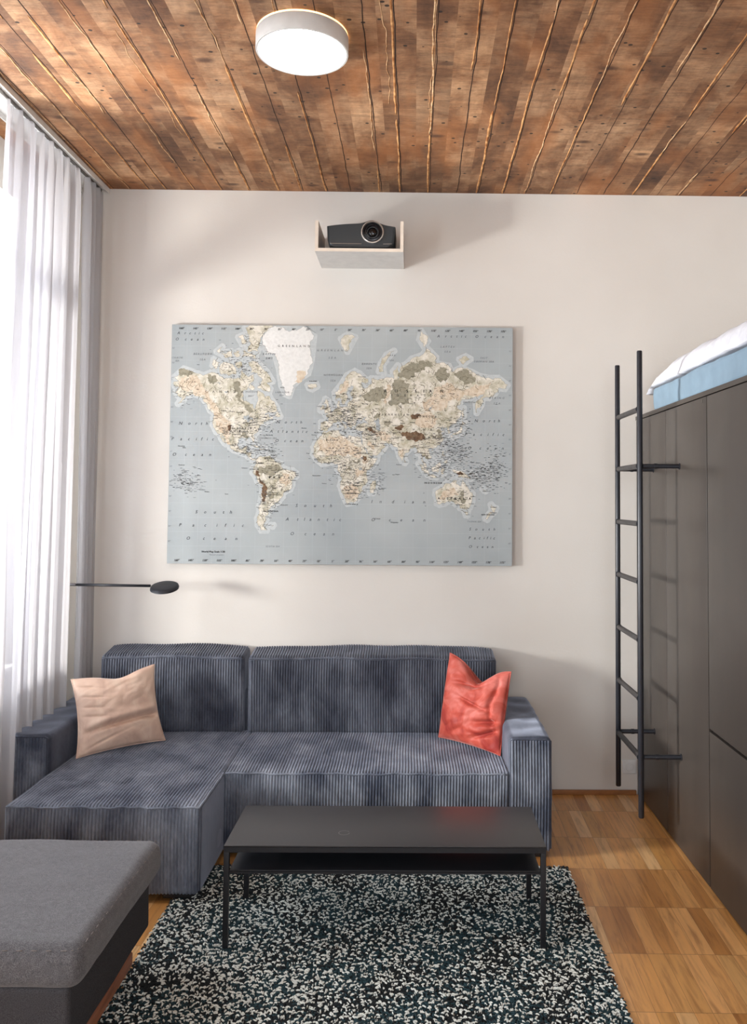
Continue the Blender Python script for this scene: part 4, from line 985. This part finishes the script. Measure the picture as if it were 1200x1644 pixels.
# small place names: real towns, set tiny round where they lie
TOWNS = '''London,0,51 Paris,2,48.5 Berlin,13,52.5 Madrid,-4,40 Rome,12,42 Vienna,16,48 Prague,14.5,50 Warsaw,21,52 Kyiv,30,50 Moscow,37,56 Minsk,27,54 Oslo,10,60 Stockholm,18,59 Helsinki,25,60.5 Riga,24,57 Vilnius,25,55 Tallinn,25,59.5 Dublin,-6,53 Lisbon,-9,38.7 Athens,23.5,38 Sofia,23,42.6 Bucharest,26,44.5 Budapest,19,47.3 Belgrade,20.5,45 Zagreb,16,46 Milan,9,45.3 Munich,11.5,48 Lyon,5,45.6 Bordeaux,-1,44.8 Hamburg,10,53.6 Copenhagen,12.5,55.6 Brussels,4.3,50.8 Bern,7.4,46.9 Istanbul,29,41 Ankara,33,39.8 Izmir,27,38.3 Odesa,31,46.3 Tbilisi,45,41.6 Baku,50,40.3 Yerevan,44.5,40.1 Tehran,51,35.6 Baghdad,44,33.3 Damascus,36,33.5 Beirut,35,34.3 Cairo,31,30 Tunis,10,36.5 Algiers,3,36.2 Rabat,-7,34 Tripoli,13,32.5 Malta,14.5,35.8 Dakar,-17,14.7 Bamako,-8,12.6 Niamey,2,13.5 Lagos,3,6.4 Accra,0,5.6 Abidjan,-4,5.3 Monrovia,-11,6.3 Freetown,-13,8.4 Conakry,-14,9.5 Abuja,7.5,9 Douala,9.7,4 Libreville,9.4,.4 Kinshasa,15.3,-4.3 Luanda,13.2,-8.8 Lusaka,28.3,-15.4 Harare,31,-17.8 Maputo,32.6,-25.9 Durban,31,-29.9 Pretoria,28,-25.7 Windhoek,17,-22.5 Kampala,32.6,.3 Nairobi,36.8,-1.3 Mombasa,39.6,-4 Dodoma,35.7,-6 Lilongwe,33.8,-14 Mogadishu,45.3,2 Djibouti,43,11.6 Asmara,39,15.3 Khartoum,32.5,15.6 Aden,45,12.8 Sanaa,44,15.4 Muscat,58.5,23.6 Dubai,55.3,25.2 Riyadh,46.7,24.7 Karachi,67,24.9 Lahore,74.3,31.5 Kabul,69,34.5 Delhi,77,28.6 Mumbai,72.8,19 Kolkata,88.4,22.6 Chennai,80.2,13 Colombo,80,7 Dhaka,90.4,23.7 Yangon,96,16.8 Bangkok,100.5,13.7 Hanoi,105.8,21 Saigon,106.7,10.8 Singapore,104,1.3 Jakarta,106.8,-6.2 Manila,121,14.6 Cebu,124,10.3 Davao,125.6,7 Taipei,121.5,25 Shanghai,121.5,31.2 Beijing,116.4,39.9 Seoul,127,37.5 Tokyo,139.7,35.7 Osaka,135.5,34.7 Sapporo,141.3,43 Harbin,126.6,45.8 Wuhan,114.3,30.6 Chengdu,104,30.7 Lhasa,91,29.6 Urumqi,87.6,43.8 Almaty,77,43.2 Tashkent,69.2,41.3 Omsk,73.4,55 Tomsk,85,56.5 Irkutsk,104.3,52.3 Yakutsk,129.7,62 Vladivostok,132,43.1 Perm,56,58 Samara,50,53.2 Kazan,49,55.8 Murmansk,33,69 Norilsk,88,69.3 Guam,144.8,13.4 Saipan,145.7,15.2 Palau,134.5,7.5 Yap,138,9.5 Chuuk,151.8,7.4 Pohnpei,158.2,6.9 Kosrae,163,5.3 Majuro,171.4,7.1 Tarawa,173,1.4 Nauru,166.9,-.5 Honiara,160,-9.4 Rabaul,152.2,-4.2 Lae,147,-6.7 Suva,178.4,-18.1 Noumea,166.4,-22.3 Vila,168.3,-17.7 Tuvalu,179,-8.5 Brisbane,153,-27.5 Sydney,151.2,-33.9 Melbourne,145,-37.8 Adelaide,138.6,-34.9 Perth,115.9,-32 Darwin,130.8,-12.5 Cairns,145.8,-17 Auckland,174.8,-36.8 Wellington,174.8,-41.3 Hobart,147.3,-42.9 Apia,188.2,-13.8 Samoa,-166,-13.8 Honolulu,-158,21.3 Hilo,-155,19.7 Tahiti,-149.5,-17.6 Bora,-151.7,-16.5 Rarotonga,-159.8,-21.2 Niue,-168,-19 Marquesas,-140,-9 Tuamotu,-144,-16 Pitcairn,-130,-25 Gambier,-135,-23 Tubuai,-149.5,-23.3 Penrhyn,-158,-9 Malden,-155,-4 Kiritimati,-157.4,1.9 Havana,-82.4,23.1 Miami,-80,25.8 Nassau,-77.4,25 Kingston,-76.8,18 Santo,-70,18.5 Ponce,-66.5,18 Antigua,-61.8,17 Dominica,-61.3,15.4 Barbados,-59.5,13.1 Grenada,-61.7,12 Trinidad,-61,10.5 Aruba,-70,12.5 Caracas,-67,10.5 Bogota,-74,4.6 Quito,-78.5,-.2 Lima,-77,-12 Cusco,-72,-13.5 Santiago,-70.7,-33.5 Mendoza,-68.8,-33 Rosario,-60.7,-33 Montevideo,-56,-34.9 Asuncion,-57.6,-25.3 Santos,-46,-24 Rio,-43,-22.9 Salvador,-38.5,-13 Recife,-35,-8 Natal,-35.2,-5.8 Fortaleza,-38.5,-3.7 Belem,-48.5,-1.4 Manaus,-60,-3 Cayenne,-52,5 Georgetown,-58,6.8 Panama,-79.5,9 Managua,-86,12 Guatemala,-90.5,14.6 Merida,-89.6,21 Veracruz,-96,19.2 Acapulco,-99.9,16.9 Tijuana,-117,32.5 Phoenix,-112,33.5 Denver,-105,39.7 Dallas,-97,32.8 Houston,-95,29.7 Atlanta,-84,33.7 Chicago,-87.6,41.9 Detroit,-83,42.3 Boston,-71,42.4 Halifax,-63.6,44.6 Bermuda,-64.8,32.3 Quebec,-71.2,46.8 Ottawa,-75.7,45.4 Toronto,-79.4,43.7 Winnipeg,-97,49.9 Regina,-104.6,50.5 Calgary,-114,51 Seattle,-122.3,47.6 Portland,-122.7,45.5 Reno,-119.8,39.5 Juneau,-134.4,58.3 Anchorage,-150,61.2 Nome,-165.4,64.5 Nuuk,-51.7,64.2 Thule,-69,76.5 Reykjavik,-22,64.1 Azores,-28,38.5 Madeira,-17,32.7 Tenerife,-16.5,28.3 Praia,-23.5,15 Ascension,-14.4,-8 Helena,-5.7,-16 Seychelles,55.5,-4.6 Comoros,43.3,-11.7 Mauritius,57.5,-20.2 Reunion,55.5,-21.1 Maldives,73.5,4.2 Chagos,72,-6 Kerguelen,69.5,-49 Crozet,51.5,-46.4 Galapagos,-90.5,-.7 Easter,-109,-27'''
rg = random.Random(3)
for s in TOWNS.split():
    t, lo_, la_ = s.split(','); x, z = ll(float(lo_), float(la_))
    (names_ if rg.random() < .55 else soft_).put(t, x+.004, z, rg.uniform(.0072, .0105), 1.05, 0, bold=1)
ticks, ticks2 = Flat(), Flat()
dens = [(15, 47, 16, 9, 260), (-72, 18, 13, 7, 90), (45, 34, 16, 7, 120), (128, 20, 18, 14, 220), (160, -6, 16, 9, 190), (-152, -14, 12, 9, 110), (178, 5, 10, 14, 90), (-78, 42, 14, 6, 90), (-98, 35, 14, 7, 90), (18, 8, 17, 14, 170), (26, -18, 9, 9, 80),
        (110, 32, 13, 8, 70), (-60, -12, 12, 14, 90), (-68, -36, 6, 12, 50), (134, -28, 14, 8, 60), (-95, 73, 18, 4, 130), (48, -15, 8, 8, 50), (115, 0, 14, 8, 120), (-65, 50, 9, 5, 40), (-155, 60, 9, 4, 40), (140, 44, 10, 7, 60), (-90, 18, 9, 5, 50), (100, 60, 40, 6, 60)]
for lo_, la_, sl, sa_, cnt in dens:
    for _ in range(int(cnt*1.5)):
        x, z = ll(rg.gauss(lo_, sl*.7), rg.gauss(la_, sa_*.7))
        if not (ML+.02 < x < MR-.03 and MBt+.04 < z < MT-.04): continue
        L = rg.uniform(.004, .016); h_ = rg.uniform(.0011, .0022)
        P = [Vector((x, z)), Vector((x+L, z+rg.uniform(-.0003, .0003)))]
        (ticks if rg.random() < .6 else ticks2).line(P, YM-.0019, h_, False)
        if rg.random() < .35: ticks2.poly([Vector((x+rg.uniform(-.003, .003), z+rg.uniform(-.003, .003)-.003)) for _ in range(3)], YM-.0015) if False else None
seas.build('ocean_names', ink4_m, cv_); names_.build('country_names', ink_m, cv_); soft_.build('sea_names', ink2_m, cv_)
ticks.build('place_marks', ink_m, cv_); ticks2.build('place_marks', ink2_m, cv_)
